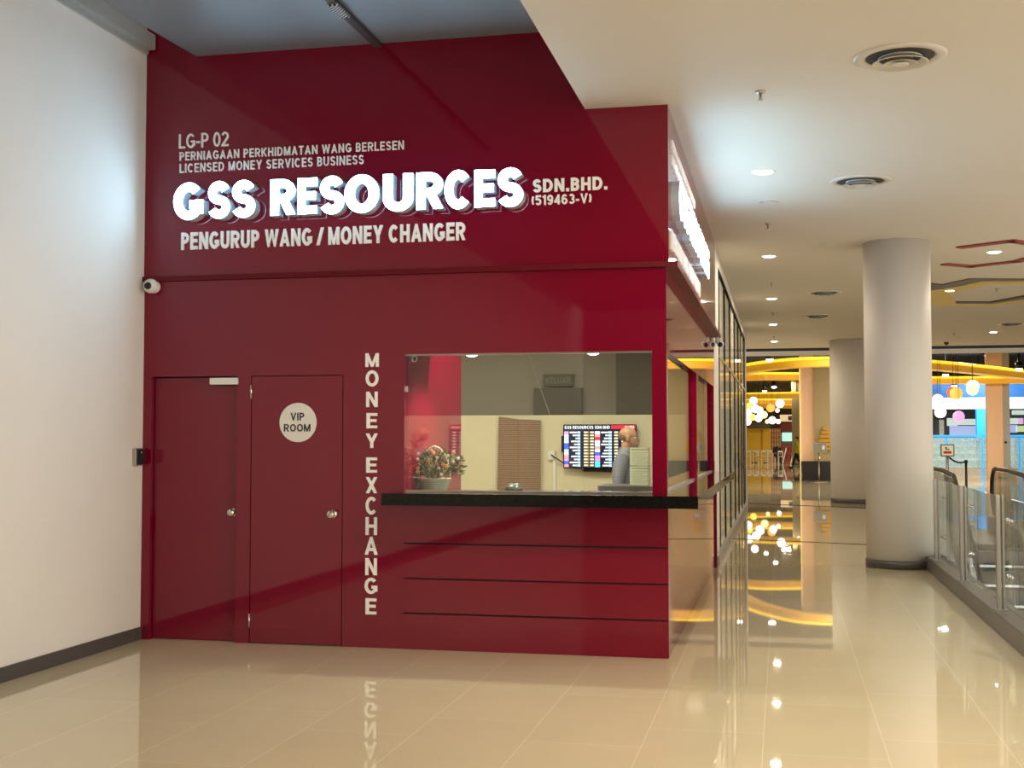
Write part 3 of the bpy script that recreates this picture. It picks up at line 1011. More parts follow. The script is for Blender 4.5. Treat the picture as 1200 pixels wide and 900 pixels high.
def remesh(mb, vox):
    me = bpy.data.meshes.new('r')
    bmesh.ops.recalc_face_normals(mb.bm, faces=mb.bm.faces)
    mb.bm.to_mesh(me)
    mb.bm.free()
    o = bpy.data.objects.new('r', me)
    COL.objects.link(o)
    md = o.modifiers.new('r', 'REMESH')
    md.mode = 'VOXEL'
    md.voxel_size = vox
    md.use_smooth_shade = True
    sm = o.modifiers.new('s', 'SMOOTH')
    sm.iterations = 2
    sm.factor = 0.4
    bpy.context.view_layer.update()
    dg = bpy.context.evaluated_depsgraph_get()
    out = bpy.data.meshes.new_from_object(o.evaluated_get(dg))
    bpy.data.objects.remove(o)
    r = MB()
    r.bm.from_mesh(out)
    for f in r.bm.faces:
        f.smooth = True
    return r


SKINM = mat('skin', (0.50, 0.27, 0.15), rough=0.5, noise=0.06, scale=20)
LIPS = mat('lips', (0.36, 0.15, 0.10), rough=0.5)
HAIRM = mat('dark_hair', (0.03, 0.027, 0.025), rough=0.6)
HAIRG = mat('greying_hair', (0.27, 0.165, 0.10), rough=0.8)
EYEW = mat('eye_white', (0.8, 0.78, 0.74), rough=0.3)


def person(label, base, H, face, pose, shirt, trousers, hair, vox=0.008, bald=False, lean=0.0, group=None, sleeves='long'):
    """standing, walking or sitting figure of height H; face = heading angle (0 looks along +X)"""
    s = H / 1.69
    base = Vector(base)
    R = Matrix.Rotation(face, 3, 'Z')
    sit = pose == 'sit'

    def P(x, y, z):     # x forward, y to the figure's left, z up
        return base + R @ (Vector((x, y, z)) * s)
    hz = 0.90 if not sit else 0.50
    J = {}

    def j(n, p, r):
        J[n] = (P(*p), (r[0] * s, r[1] * s) if isinstance(r, tuple) else r * s)
    ln = lean
    j('pelvis', (0, 0, hz), (0.115, 0.10))
    j('waist', (0.02 * ln, 0, hz + 0.14), (0.105, 0.105))
    j('chest', (0.08 * ln - 0.01, 0, hz + 0.34), (0.112, 0.112))
    j('upch', (0.11 * ln, 0, hz + 0.45), (0.088, 0.09))
    j('neckb', (0.14 * ln, 0, hz + 0.53), (0.056, 0.056))
    j('neck', (0.02 + 0.16 * ln, 0, hz + 0.585), (0.052, 0.055))
    j('head', (0.03 + 0.17 * ln, 0, hz + 0.66), (0.06, 0.07))
    E = [('pelvis', 'waist'), ('waist', 'chest'), ('chest', 'upch'), ('upch', 'neckb'), ('neckb', 'neck'), ('neck', 'head')]
    legs = {'stand': [((0.01, 0.46), (-0.02, 0.08)), ((0.01, 0.46), (-0.02, 0.08))],
            'walk': [((0.16, 0.47), (0.24, 0.08)), ((0.0, 0.46), (-0.26, 0.12))],
            'sit': [((0.42, 0.50), (0.42, 0.08)), ((0.42, 0.50), (0.38, 0.08))]}[pose]
    arms = {'stand': [((-0.03, -0.02), (0.12, -0.16)), ((-0.04, -0.01), (0.14, -0.12))],
            'walk': [((-0.1, -0.0), (-0.02, -0.24)), ((0.08, 0.0), (0.22, -0.2))],
            'sit': [((0.06, 0.0), (0.26, 0.02)), ((0.06, 0.0), (0.28, 0.02))]}[pose]
    hands = []
    for side, (kn, an), (el, wr_) in ((1, legs[0], arms[0]), (-1, legs[1], arms[1])):
        n = 'LR'[side < 0]
        j('hip' + n, (0.0, 0.085 * side, hz - 0.04), 0.074)
        j('knee' + n, (kn[0], 0.10 * side, kn[1]), 0.058)
        j('calf' + n, ((kn[0] * 0.7 + an[0] * 0.3) - 0.01, 0.10 * side, kn[1] * 0.68 + an[1] * 0.32), 0.056)
        j('ankle' + n, (an[0], 0.10 * side, an[1]), 0.038)
        j('foot' + n, (an[0] + 0.10, 0.11 * side, 0.045 + an[1] - 0.08), (0.04, 0.035))
        j('toe' + n, (an[0] + 0.19, 0.115 * side, 0.03 + an[1] - 0.08), (0.035, 0.025))
        E += [('pelvis', 'hip' + n), ('hip' + n, 'knee' + n), ('knee' + n, 'calf' + n), ('calf' + n, 'ankle' + n), ('ankle' + n, 'foot' + n), ('foot' + n, 'toe' + n)]
        shz = hz + 0.475
        sx = 0.09 * ln
        j('sh' + n, (sx, 0.185 * side, shz), 0.068)
        j('el' + n, (sx + el[0], 0.235 * side, shz - 0.29 + el[1] + 0.02), 0.043)
        j('wr' + n, (sx + el[0] + wr_[0], 0.22 * side, shz - 0.29 + el[1] + wr_[1] - 0.06), 0.029)
        E += [('upch', 'sh' + n), ('sh' + n, 'el' + n), ('el' + n, 'wr' + n)]
        hands.append((side, n))
    body = MB()
    me = skin_body(J, E)
    body.bm.from_mesh(me)
    hc = P(0.045 + 0.17 * ln, 0, hz + 0.675)
    # head: skull, jaw, nose, ears, brow
    up = Vector((0, 0, 1))

    def blob(off, r, sc):
        q = bmesh.ops.create_uvsphere(body.bm, u_segments=20, v_segments=14, radius=r * s)
        bmesh.ops.scale(body.bm, verts=q['verts'], vec=sc)
        bmesh.ops.rotate(body.bm, verts=q['verts'], cent=(0, 0, 0), matrix=R)
        bmesh.ops.translate(body.bm, verts=q['verts'], vec=hc + R @ (Vector(off) * s))
    blob((-0.008, 0, 0.045), 0.092, (1.08, 0.83, 0.92))
    blob((0.030, 0, -0.02), 0.07, (0.95, 0.88, 1.2))
    blob((0.055, 0, -0.075), 0.034, (1.0, 1.1, 0.75))
    blob((0.094, 0, 0.006), 0.015, (0.9, 0.75, 1.7))
    blob((0.104, 0, -0.016), 0.0165, (1.0, 1.05, 0.9))
    blob((0.086, 0, -0.052), 0.017, (0.7, 1.3, 0.5))
    blob((0.082, 0, 0.035), 0.022, (0.6, 2.2, 0.5))
    for sd in (1, -1):
        blob((0.0, 0.078 * sd, 0.0), 0.028, (0.7, 0.3, 1.15))
    # hands: palm, four unequal bent fingers, thumb
    for side, n in hands:
        w = J['wr' + n][0]
        el_ = J['el' + n][0]
        d = (w - el_).normalized()
        inn = (R @ Vector((0, -side, 0)))
        inn = (inn - d * inn.dot(d)).normalized()
        fwd_ = d.cross(inn).normalized()
        if fwd_.dot(R @ Vector((1, 0, 0))) < 0:
            fwd_ = -fwd_
        q = bmesh.ops.create_uvsphere(body.bm, u_segments=14, v_segments=10, radius=0.045 * s)
        M = Matrix((d * 1.05, fwd_ * 0.92, inn * 0.42)).transposed()
        for v in q['verts']:
            v.co = M @ v.co + w + d * 0.055 * s
        for kf, L in zip(range(4), (0.072, 0.08, 0.074, 0.058)):
            b0 = w + d * 0.085 * s + fwd_ * (0.034 - 0.0226 * kf) * s
            body.tube([b0, b0 + (d * 0.96 + inn * 0.25).normalized() * L * 0.45 * s, b0 + (d * 0.8 + inn * 0.5).normalized() * L * 0.78 * s, b0 + (d * 0.7 + inn * 0.62).normalized() * L * s], [0.0085 * s, 0.0082 * s, 0.0076 * s, 0.006 * s], 8)
        tb = w + d * 0.035 * s + fwd_ * 0.032 * s
        body.tube([tb, tb + (fwd_ * 0.85 + d * 0.6 + inn * 0.2) * 0.03 * s, tb + (fwd_ * 0.72 + d * 0.8 + inn * 0.35) * 0.06 * s], [0.012 * s, 0.0105 * s, 0.008 * s], 8)
    root = thing('person', label, 'person', base, group)
    ob = obj('body', remesh(body, vox), SKINM, root)
    # clothes grown over the body
    C = {k: v for k, v in J.items()}

    def fat(names, a):
        return {k: (J[k][0], tuple((x + a * s) for x in J[k][1]) if isinstance(J[k][1], tuple) else J[k][1] + a * s) for k in names}
    js = {'coll': (J['neckb'][0].lerp(J['neck'][0], 0.55), 0.06 * s)}
    m1 = MB()
    rows = []
    bx = R @ Vector((1, 0, 0))
    by = R @ Vector((0, 1, 0))
    for h_, dx_, wy_, off in ((-0.03 if sit else -0.12, 0.135, 0.178, 0.0), (-0.01 if sit else -0.02, 0.138, 0.178, 0.0), (0.14, 0.125, 0.165, 0.03 * ln), (0.30, 0.132, 0.178, 0.07 * ln - 0.005), (0.42, 0.118, 0.19, 0.1 * ln - 0.005), (0.485, 0.088, 0.15, 0.12 * ln), (0.53, 0.074, 0.105, 0.13 * ln + 0.003), (0.575, 0.066, 0.068, 0.02 + 0.14 * ln)):
        c_ = base + R @ (Vector((off, 0, 0)) * s) + Vector((0, 0, (hz + h_) * s))
        rows.append([m1.bm.verts.new(c_ + bx * (dx_ * s * math.cos(a)) + by * (wy_ * s * math.sin(a))) for a in [2 * PI * q_ / 28 for q_ in range(28)]])
    for A_, B_ in zip(rows, rows[1:]):
        for q_ in range(28):
            m1.bm.faces.new((A_[q_], A_[(q_ + 1) % 28], B_[(q_ + 1) % 28], B_[q_]))
    m1.bm.faces.new(list(reversed(rows[0])))
    m1.bm.faces.new(rows[-1])
    for n in 'LR':
        a_s, a_e, a_w = (J[q_ + n][0] for q_ in ('sh', 'el', 'wr'))
        inn_ = J['upch'][0].lerp(a_s, 0.45)
        end_ = a_e.lerp(a_w, 0.93 if sleeves == 'long' else 0.1)
        m1.tube([inn_, a_s, a_s.lerp(a_e, 0.5), a_e, a_e.lerp(end_, 0.5), end_], [0.075 * s, 0.073 * s, 0.064 * s, 0.057 * s, 0.052 * s, 0.044 * s], 18)
    m1 = remesh(m1, vox * 1.2)
    sh_ = obj('shirt', m1, shirt, root)
    nb = js['coll'][0] + Vector((0, 0, -0.006 * s))
    obj('collar', MB().tube([nb + R @ (Vector((0.058 * math.cos(a), 0.057 * math.sin(a), -0.014 * math.cos(a))) * s) for a in [i_ * PI / 10 for i_ in range(20)]], 0.015 * s, 8, closed=True), shirt, sh_)
    lg = ['pelvis', 'hipL', 'kneeL', 'calfL', 'ankleL', 'hipR', 'kneeR', 'calfR', 'ankleR']
    js = fat(lg, 0.018)
    js['pelvis'] = (J['pelvis'][0], (0.135 * s, 0.12 * s))
    for n_ in 'LR':
        js['hip' + n_] = (J['hip' + n_][0], (0.104 * s, 0.104 * s))
    js['belt'] = (J['pelvis'][0] + Vector((0, 0, 0.09 * s)), (0.14 * s, 0.125 * s))
    es = [e for e in E if e[0] in js and e[1] in js] + [('pelvis', 'belt')]
    m1 = MB()
    m1.bm.from_mesh(skin_body(js, es))
    obj('trousers', remesh(m1, vox * 1.2), trousers, root)
    for n in 'LR':
        a, b, c = (J[k + n][0] for k in ('ankle', 'foot', 'toe'))
        lo = Vector((0, 0, -0.01 * s))
        obj('shoe', MB().tube([a + lo * 3 - (b - a) * 0.25, b + lo, c + lo * 0.5, c + (c - b) * 0.35], [0.044 * s, 0.048 * s, 0.042 * s, 0.022 * s], 12), BLACKP, root)
    # hair
    hm = MB()
    q = bmesh.ops.create_uvsphere(hm.bm, u_segments=96, v_segments=72, radius=(0.0945 if bald else 0.099) * s)
    bmesh.ops.scale(hm.bm, verts=q['verts'], vec=(1.06, 0.84, 0.94))
    dele = []
    for v in hm.bm.verts:
        x, z = v.co.x / s, v.co.z / s
        lim = -0.06 if x < -0.02 else (-0.02 if x < 0.02 else 0.035)
        if bald:
            if z > 0.012 - 0.6 * max(0, x + 0.06) or x > -0.005 or z < -0.06:
                dele.append(v)
        elif z < lim + max(0, x) * 0.3 or x > 0.088:
            dele.append(v)
    bmesh.ops.delete(hm.bm, geom=dele, context='VERTS')
    for v in hm.bm.verts:
        v.co += v.normal * random.uniform(0, 0.003)
    bmesh.ops.rotate(hm.bm, verts=hm.bm.verts, cent=(0, 0, 0), matrix=R)
    bmesh.ops.translate(hm.bm, verts=hm.bm.verts, vec=hc + R @ (Vector((-0.008, 0, 0.045)) * s))
    for f in hm.bm.faces:
        f.smooth = True
    obj('hair', hm, hair, root)
    for sd in (1, -1):
        p = hc + R @ (Vector((0.0735, 0.031 * sd, 0.014)) * s)
        ey = obj('eye', MB().ball(p, 0.0118 * s, seg=12), EYEW, root)
        obj('iris', MB().ball(p + R @ (Vector((0.0085, 0, 0)) * s), 0.0062 * s, seg=10), HAIRM, ey)
        obj('eyebrow', MB().tube([hc + R @ (Vector((0.088, 0.016 * sd, 0.036)) * s), hc + R @ (Vector((0.084, 0.034 * sd, 0.042)) * s), hc + R @ (Vector((0.07, 0.05 * sd, 0.036)) * s)], [0.003 * s, 0.004 * s, 0.002 * s], 6), hair, root)
    obj('lips', MB().ball(hc + R @ (Vector((0.0945, 0, -0.052)) * s), 0.011 * s, (0.5, 1.9, 0.55), 12), LIPS, root)
    return root


hp = at(734, 515, 4.3)
person('person in a grey checked shirt standing in profile before the rate screen', (hp.x - 0.02, 4.3, 0), 1.66, 0.0, 'stand', check_mat('grey_check_cloth', (0.16, 0.17, 0.21), (0.30, 0.30, 0.34), 70), mat('charcoal_trousers', (0.03, 0.03, 0.035), rough=0.8), HAIRG, vox=0.005, bald=True)

# ------------------------------------------------------------------ corridor: glazed wall beyond the shop
struct('wall_corridor', MB().box(-0.1, 0.0, 6.42, 7.55, 0, HC).box(-0.1, 0.0, 7.55, 19.6, 3.78, HC).box(-0.1, -0.055, 7.55, 19.5, 0, 3.78).box(-0.1, 0.02, 19.5, 20.0, 0, HC), WHITEWALL)
cw = struct('window_5', MB().box(-0.010, -0.002, 7.55, 19.5, 0.14, 3.78), FILMGLASS)
obj('blind', MB().box(-0.03, -0.012, 7.55, 19.5, 0.0, 3.78), mat('cream_blind', (0.74, 0.70, 0.60), rough=0.9, spec=0.1), cw)
for y in (7.7, 9.4, 11.3, 13.3, 15.2, 17.0, 18.5, 19.45):
    obj('mullion', MB().box(-0.011, 0.003, y - 0.13, y + 0.13, 0.14, 3.78), MULL, cw)
obj('top_rail', MB().box(-0.011, 0.006, 7.55, 19.5, 3.72, 3.79), MULL, cw)
obj('transom', MB().box(-0.002, 0.008, 7.63, 19.42, 2.62, 2.655), mat('pale_brass', (0.6, 0.5, 0.3), rough=0.35, metal=0.6), cw)
obj('sill_base', MB().box(-0.1, 0.045, 6.42, 19.55, 0.0, 0.13), POSTM, cw)


# ------------------------------------------------------------------ columns
def column(label, x, y, r):
    q = thing('column', label, 'column', (x, y, 0))
    obj('shaft', MB().lathe([(r, 0.02), (r, HC)], (x, y, 0), 'Z', 72), COLM, q)
    obj('skirting', MB().lathe([(r + 0.012, 0), (r + 0.012, 0.095), (r, 0.1)], (x, y, 0), 'Z', 72), SKIRT, q)


column('near round white column beside the glass balustrade', 2.19, 6.95, 0.395)
column('second round white column farther down the corridor', 2.62, 22.6, 0.66)

# ------------------------------------------------------------------ kerb and glass balustrade
struct('trim_4', MB().box(2.46, 2.68, -20, 9.0, 0, 0.157, bev=0.006), KERB)
bl = thing('glass_balustrade', 'frameless glass balustrade on steel posts along the kerb', 'balustrade', (2.55, 2, 0.157))
PY = (6.2, 4.08, 1.95, -0.18, -2.31)
for y in PY:
    p_ = obj('post', MB().box(2.50, 2.53, y - 0.04, y + 0.04, 0.157, 1.09, bev=0.004).box(2.545, 2.56, y - 0.04, y + 0.04, 0.157, 1.09, bev=0.004).box(2.48, 2.58, y - 0.06, y + 0.06, 0.157, 0.165), POSTM, bl)
    for z in (0.42, 0.88):
        obj('clamp', MB().tube([(2.585, y - 0.07, z), (2.585, y + 0.07, z)], 0.012, 10).lathe([(0.02, 0), (0.02, 0.03)], (2.59, y - 0.07, z), 'X', 14).lathe([(0.02, 0), (0.02, 0.03)], (2.59, y + 0.07, z), 'X', 14), CHROME, p_)
for a, b in zip(PY, PY[1:]):
    obj('glass_panel', MB().box(2.60, 2.612, b + 0.02, a - 0.02, 0.16, 1.06), GREENGLASS, bl)
obj('glass_panel', MB().box(2.60, 2.612, 6.22, 8.9, 0.16, 1.06), GREENGLASS, bl)

# ------------------------------------------------------------------ escalator in the opening
RUB = mat('black_handrail_rubber', (0.015, 0.014, 0.014), rough=0.3)
es_ = thing('escalator', 'escalator with black handrails in the opening beyond the balustrade', 'escalator', (3.75, 8, -4.6))


def esc_path(top):
    pts = []
    for i in range(9):
        a = PI * 0.5 - i / 8 * PI
        pts.append((13.2 + 0.38 * math.cos(a), top - 0.38 + 0.38 * math.sin(a)))
    pts = list(reversed(pts))
    pts += [(12.0, top), (10.6, top - 0.05), (9.6, top - 0.5), (2.9, top - 4.37), (1.8, top - 4.6)]
    return pts


for x in (3.28, 4.28):
    pp = esc_path(1.05)
    hr = obj('handrail', MB().tube([(x, y, z) for y, z in pp], 0.036, 10), RUB, es_)
    up_ = [(y, z - 0.05) for y, z in pp[4:]]
    lo_ = [(y, z - 0.82) for y, z in [(13.35, 1.05), (12.0, 1.05), (10.6, 1.0), (9.6, 0.5), (2.9, -3.32), (1.8, -3.55)]]
    poly = [(x - 0.006, y, z) for y, z in up_] + [(x - 0.006, y, z) for y, z in reversed(lo_)]
    obj('glass_side', MB().prism(poly, (0.012, 0, 0)), GREENGLASS, es_)
    sk = [(13.6, 0.25), (12.0, 0.25), (10.6, 0.2), (9.6, -0.3), (2.9, -4.15), (1.8, -4.35), (1.8, -4.6), (3.4, -4.6), (9.6, -1.1), (11.5, -0.3), (13.6, 0.0)]
    obj('skirt', MB().prism([(x - 0.09, y, z) for y, z in sk], (0.18, 0, 0)), mat('pale_grey_cladding', (0.55, 0.53, 0.49), rough=0.35), es_)
st = MB()
for i in range(19):
    y = 10.4 - i * 0.4
    z = -0.05 - i * 0.232
    st.box(3.39, 4.17, y - 0.4, y, z - 0.2, z)
st.box(3.39, 4.17, 10.4, 13.6, -0.04, 0.012)
obj('steps', st, mat('grey_step_metal', (0.2, 0.2, 0.2), rough=0.4, metal=0.6), es_)
# sign stand and chain near its landing
ss = at(1110, 527, 14.2)
sn = thing('sign_stand', 'small framed notice with a red bar on a stand at the escalator landing', 'sign', (ss.x, 14.2, 0))
a_, b_ = at(1102, 520.5, 14.2), at(1118.5, 535, 14.2)
obj('frame', MB().box(a_.x, b_.x, 14.19, 14.22, b_.z, a_.z, bev=0.004), DKTAUPE, sn)
obj('notice', MB().box(a_.x + 0.02, b_.x - 0.02, 14.186, 14.19, b_.z + 0.02, a_.z - 0.02), PAPER, sn)
obj('red_bar', MB().box(a_.x + 0.05, b_.x - 0.05, 14.184, 14.186, b_.z + 0.05, b_.z + 0.095), mat('sign_red', (0.6, 0.01, 0.02), rough=0.5), sn)
obj('pictogram', MB().lathe([(0.016, 0), (0.016, 0.002)], (ss.x - 0.02, 14.186, a_.z - 0.065), 'Y', 16).box(ss.x - 0.03, ss.x + 0.035, 14.184, 14.186, a_.z - 0.10, a_.z - 0.083), DARKI, sn)
obj('post', MB().tube([(ss.x, 14.22, 0.02), (ss.x, 14.22, b_.z + 0.02)], 0.025, 12), POSTM, sn)
obj('base', MB().lathe([(0.12, 0), (0.12, 0.012), (0.03, 0.03)], (ss.x, 14.22, 0), 'Z', 28), POSTM, sn)
bp = at(1132, 541, 14.5)
bp_ = thing('barrier_post', 'slim dark barrier post with a chain beside the notice stand', 'post', (bp.x, 14.5, 0))
obj('pole', MB().tube([(bp.x, 14.5, 0.02), (bp.x, 14.5, bp.z)], 0.022, 12), BLACKP, bp_)
obj('cap', MB().ball((bp.x, 14.5, bp.z), 0.035, seg=14), BLACKP, bp_)
obj('base', MB().lathe([(0.12, 0), (0.12, 0.012), (0.03, 0.03)], (bp.x, 14.5, 0), 'Z', 28), POSTM, bp_)
p0, p1 = Vector((ss.x + 0.03, 14.22, bp.z + 0.08)), Vector((bp.x, 14.5, bp.z))
obj('chain', MB().tube([p0.lerp(p1, i / 10) + Vector((0, 0, -0.05 * math.sin(i / 10 * PI))) for i in range(11)], [0.012 + 0.007 * (i % 2) for i in range(11)], 6), BLACKP, bp_)

# ------------------------------------------------------------------ ceiling fittings
def downlight(label, x, y, r=0.085, power=26, group='recessed corridor downlights'):
    q = thing('downlight', label, 'light', (x, y, HC), group)
    obj('trim_ring', MB().lathe([(r + 0.022, 0), (r + 0.02, -0.006), (r, -0.008), (r, 0.0)], (x, y, HC), 'Z', 32, cap=False), WHITEP, q)
    obj('lens', MB().lathe([(r, -0.002), (r * 0.8, -0.014), (r * 0.3, -0.02)], (x, y, HC), 'Z', 32), LAMPM, q)
    area_light('downlight_glow', (0, 0, -0.03), (0, 0, 0), 0.15, 0.15, power, (1.0, 0.86, 0.66), q)
    return q


for (x, y, lab) in ((0.66, 2.43, 'nearest bright downlight beside the glowing corridor side letters'), (0.655, 7.72, 'second downlight of the row along the shop side'), (0.65, 12.8, 'third downlight of the row along the shop side'), (0.645, 17.7, 'fourth downlight of the row along the shop side'), (0.64, 22.4, 'farthest downlight of the row before the dark ceiling'),
                    (3.483, 7.95, 'downlight between the red ceiling outlines'), (3.471, 12.19, 'downlight on the tip of the yellow ceiling outline'), (5.47, 20.7, 'downlight behind the yellow ceiling outline')):
    downlight(lab, x, y)
for (x, y) in ((0.66, -2.6), (0.66, -7.6), (0.66, -12.6), (3.48, -2.6), (3.48, -8), (-1.5, -13)):
    if x > -0.5:
        q = downlight('ceiling downlight %s the viewer at %d metres' % ('behind' if x < 2 else 'to the right behind', -y), x, y, power=75)

DARKV = mat('vent_shadow', (0.07, 0.065, 0.055), rough=0.8)
VENTW = mat('vent_white', (0.62, 0.58, 0.52), rough=0.35)


def vent(label, x, y, r=0.27):
    q = thing('air_diffuser', label, 'air vent', (x, y, HC))
    obj('backing', MB().lathe([(r * 0.75, -0.001), (r * 0.75, -0.004)], (x, y, HC), 'Z', 40), DARKV, q)
    obj('flange', MB().lathe([(r, 0), (r, -0.006), (r * 0.95, -0.014), (r * 0.78, -0.012), (r * 0.72, -0.002), (r * 0.74, 0)], (x, y, HC), 'Z', 48, cap=False), VENTW, q)
    for k_, (ro, ri, h) in enumerate(((0.60, 0.44, 0.045), (0.38, 0.24, 0.052))):
        obj('ring', MB().lathe([(r * ro, -h), (r * ro * 0.97, -h - 0.004), (r * (ri + 0.03), -0.018), (r * ri, -0.014), (r * (ri + 0.03), -0.01)], (x, y, HC), 'Z', 48, cap=False), VENTW, q)
    obj('core', MB().lathe([(r * 0.19, -0.05), (r * 0.17, -0.056), (r * 0.06, -0.05), (0.004, -0.04)], (x, y, HC), 'Z', 32), VENTW, q)


vent('largest round air diffuser, nearest the viewer on the white ceiling', 1.544, -0.83, 0.285)
vent('second round air diffuser beside the nearest downlight', 1.532, 3.03, 0.285)
vent('third round air diffuser before the near column top', 1.503, 12.1, 0.285)
vent('small fourth round air diffuser farthest down the corridor', 1.502, 16.05, 0.285)
vent('dark round air diffuser above the farthest right-hand downlight', 5.5, 18.6, 0.285)


def sprinkler(label, x, y):
    q = thing('sprinkler', label, 'sprinkler', (x, y, HC))
    obj('cup', MB().lathe([(0.035, 0), (0.03, -0.012), (0.012, -0.016)], (x, y, HC), 'Z', 20), STEEL, q)
    obj('stem', MB().lathe([(0.009, -0.014), (0.009, -0.045), (0.014, -0.05), (0.006, -0.06)], (x, y, HC), 'Z', 12), STEEL, q)
    obj('deflector', MB().lathe([(0.02, -0.06), (0.021, -0.063), (0.004, -0.064)], (x, y, HC), 'Z', 16), STEEL, q)


for (px, py, lab) in ((891, 107, 'nearest ceiling sprinkler, between the red shop and the big diffuser'), (900, 262, 'second ceiling sprinkler, past the round blank plate'), (904, 331, 'third ceiling sprinkler down the corridor row'), (906, 366, 'fourth ceiling sprinkler down the corridor row'), (907, 394, 'fifth ceiling sprinkler, last of the corridor row'), (1168, 338, 'ceiling sprinkler inside the yellow ceiling outline'), (1118, 390, 'ceiling sprinkler behind the near column top')):
    p = atz(px, py, HC)
    sprinkler(lab, p.x, p.y)
bpz = atz(901, 237, HC)
q = thing('blank_plate', 'small grey round plate on the ceiling past the nearest downlight', 'plate', (bpz.x, bpz.y, HC))
obj('disc', MB().lathe([(0.085, 0), (0.085, -0.005), (0.07, -0.012)], (bpz.x, bpz.y, HC), 'Z', 28), VENTW, q)
obj('rim', MB().lathe([(0.095, 0), (0.094, -0.004), (0.085, -0.006)], (bpz.x, bpz.y, HC), 'Z', 28, cap=False), STEEL, q)
bpz = atz(1109, 401, HC)
q = thing('smoke_detector', 'small dark detector near the end of the white ceiling', 'detector', (bpz.x, bpz.y, HC))
obj('base', MB().lathe([(0.06, 0), (0.06, -0.03), (0.05, -0.04)], (bpz.x, bpz.y, HC), 'Z', 20), DARKV, q)
obj('chamber', MB().lathe([(0.04, -0.04), (0.035, -0.07), (0.01, -0.075)], (bpz.x, bpz.y, HC), 'Z', 20), DARKV, q)

# light track in the grey ceiling
tk = thing('ceiling_track', 'dark track slot running across the grey upper ceiling', 'track', (-2.15, -1.5, 4.535))
obj('channel', MB().box(-2.19, -2.13, -3.5, 0.0, 4.505, 4.535), mat('dark_track', (0.05, 0.035, 0.035), rough=0.5), tk)
obj('mesh_lamp', MB().box(-2.20, -2.12, -1.0, -0.75, 4.485, 4.506, bev=0.004), check_mat('perforated_metal', (0.5, 0.5, 0.5), (0.02, 0.02, 0.02), 60), tk)


# ceiling outlines
def outline(label, name, pts, w, m, drop=0.02):
    b = MB()
    P3 = [atz(px, py, HC) for px, py in pts]
    for a, c in zip(P3, P3[1:]):
        d = (c - a).normalized() * w * 0.3
        b.bar((a.x - d.x, a.y - d.y, HC - drop / 2), (c.x + d.x, c.y + d.y, HC - drop / 2), w, drop)
    return tag(obj(name, b, m), label, 'ceiling ornament')


RO = mat('outline_red', (0.26, 0.035, 0.025), rough=0.5)
YO = mat('outline_yellow', (0.62, 0.45, 0.02), rough=0.45)
GO = mat('outline_grey', (0.10, 0.085, 0.075), rough=0.5)
outline('nearer red angular outline on the white ceiling', 'ceiling_outline', [(1127, 289), (1186, 281.5), (1215, 286)], 0.14, RO)
outline('farther red angular outline behind the first red one', 'ceiling_outline', [(1109, 309), (1138, 311.5), (1192, 305.5), (1215, 299)], 0.14, RO)


def patch(label, pts, m, drop):
    return tag(obj('ceiling_outline', MB().prism([atz(px, py, HC) for px, py in pts], (0, 0, -drop)), m), label, 'ceiling ornament')


patch('grey angular band edging the yellow ceiling outline', [(1086, 330), (1096, 332), (1104, 333), (1136, 326), (1150, 326), (1215, 326.5), (1215, 328), (1152, 328.5), (1120, 335.4), (1086, 340)], GO, 0.016)
patch('yellow angular outline on the ceiling behind the near column', [(1086, 340), (1120, 335.5), (1152, 328.5), (1215, 328), (1215, 331.4), (1158, 332), (1125, 340), (1112, 345), (1120, 353), (1120, 355), (1160, 355.2), (1215, 348), (1215, 351.5), (1160, 358), (1098, 357.5), (1086, 352)], YO, 0.012)
patch('dark lower line inside the yellow ceiling outline', [(1120, 353), (1161, 353.2), (1215, 343), (1215, 347), (1162, 354.8), (1120, 354.6)], mat('outline_brown', (0.06, 0.03, 0.02), rough=0.5), 0.02)

# ------------------------------------------------------------------ far hall with the dark ceiling
BLACKC = mat('black_ceiling', (0.012, 0.011, 0.012), rough=0.7)
struct('ceiling_far', MB().box(-14, 16, 26.0, 95, 5.0, 5.2), BLACKC)
struct('trim_10', MB().box(-6, 14, 25.75, 26.0, 3.91, 5.2), BLACKC)
struct('trim_11', MB().box(-6, 14, 25.5, 25.74, 3.80, 3.91), CEILM)
struct('wall_far', MB().box(-14, 16, 94, 94.3, 0, 5), mat('far_brown_wall', (0.16, 0.09, 0.05), rough=0.7))
struct('wall_far_right', MB().box(15.7, 16, 12, 94, 0, 5), GREYWALL)
struct('wall_far_left', MB().box(-14, -13.7, 20, 94, 0, 5), GREYWALL)
struct('wall_corner', MB().box(-13.7, 0.02, 19.9, 20.0, 0, 5), WHITEWALL)

YG = mat('yellow_ring_paint', (0.72, 0.36, 0.03), rough=0.45, noise=0.04)
YLED = emis('yellow_led', (1.0, 0.62, 0.03), 1.3)
YBAND = mat('lit_yellow_acrylic', (0.75, 0.40, 0.03), rough=0.4, emit=(1.0, 0.48, 0.03), es=0.28)


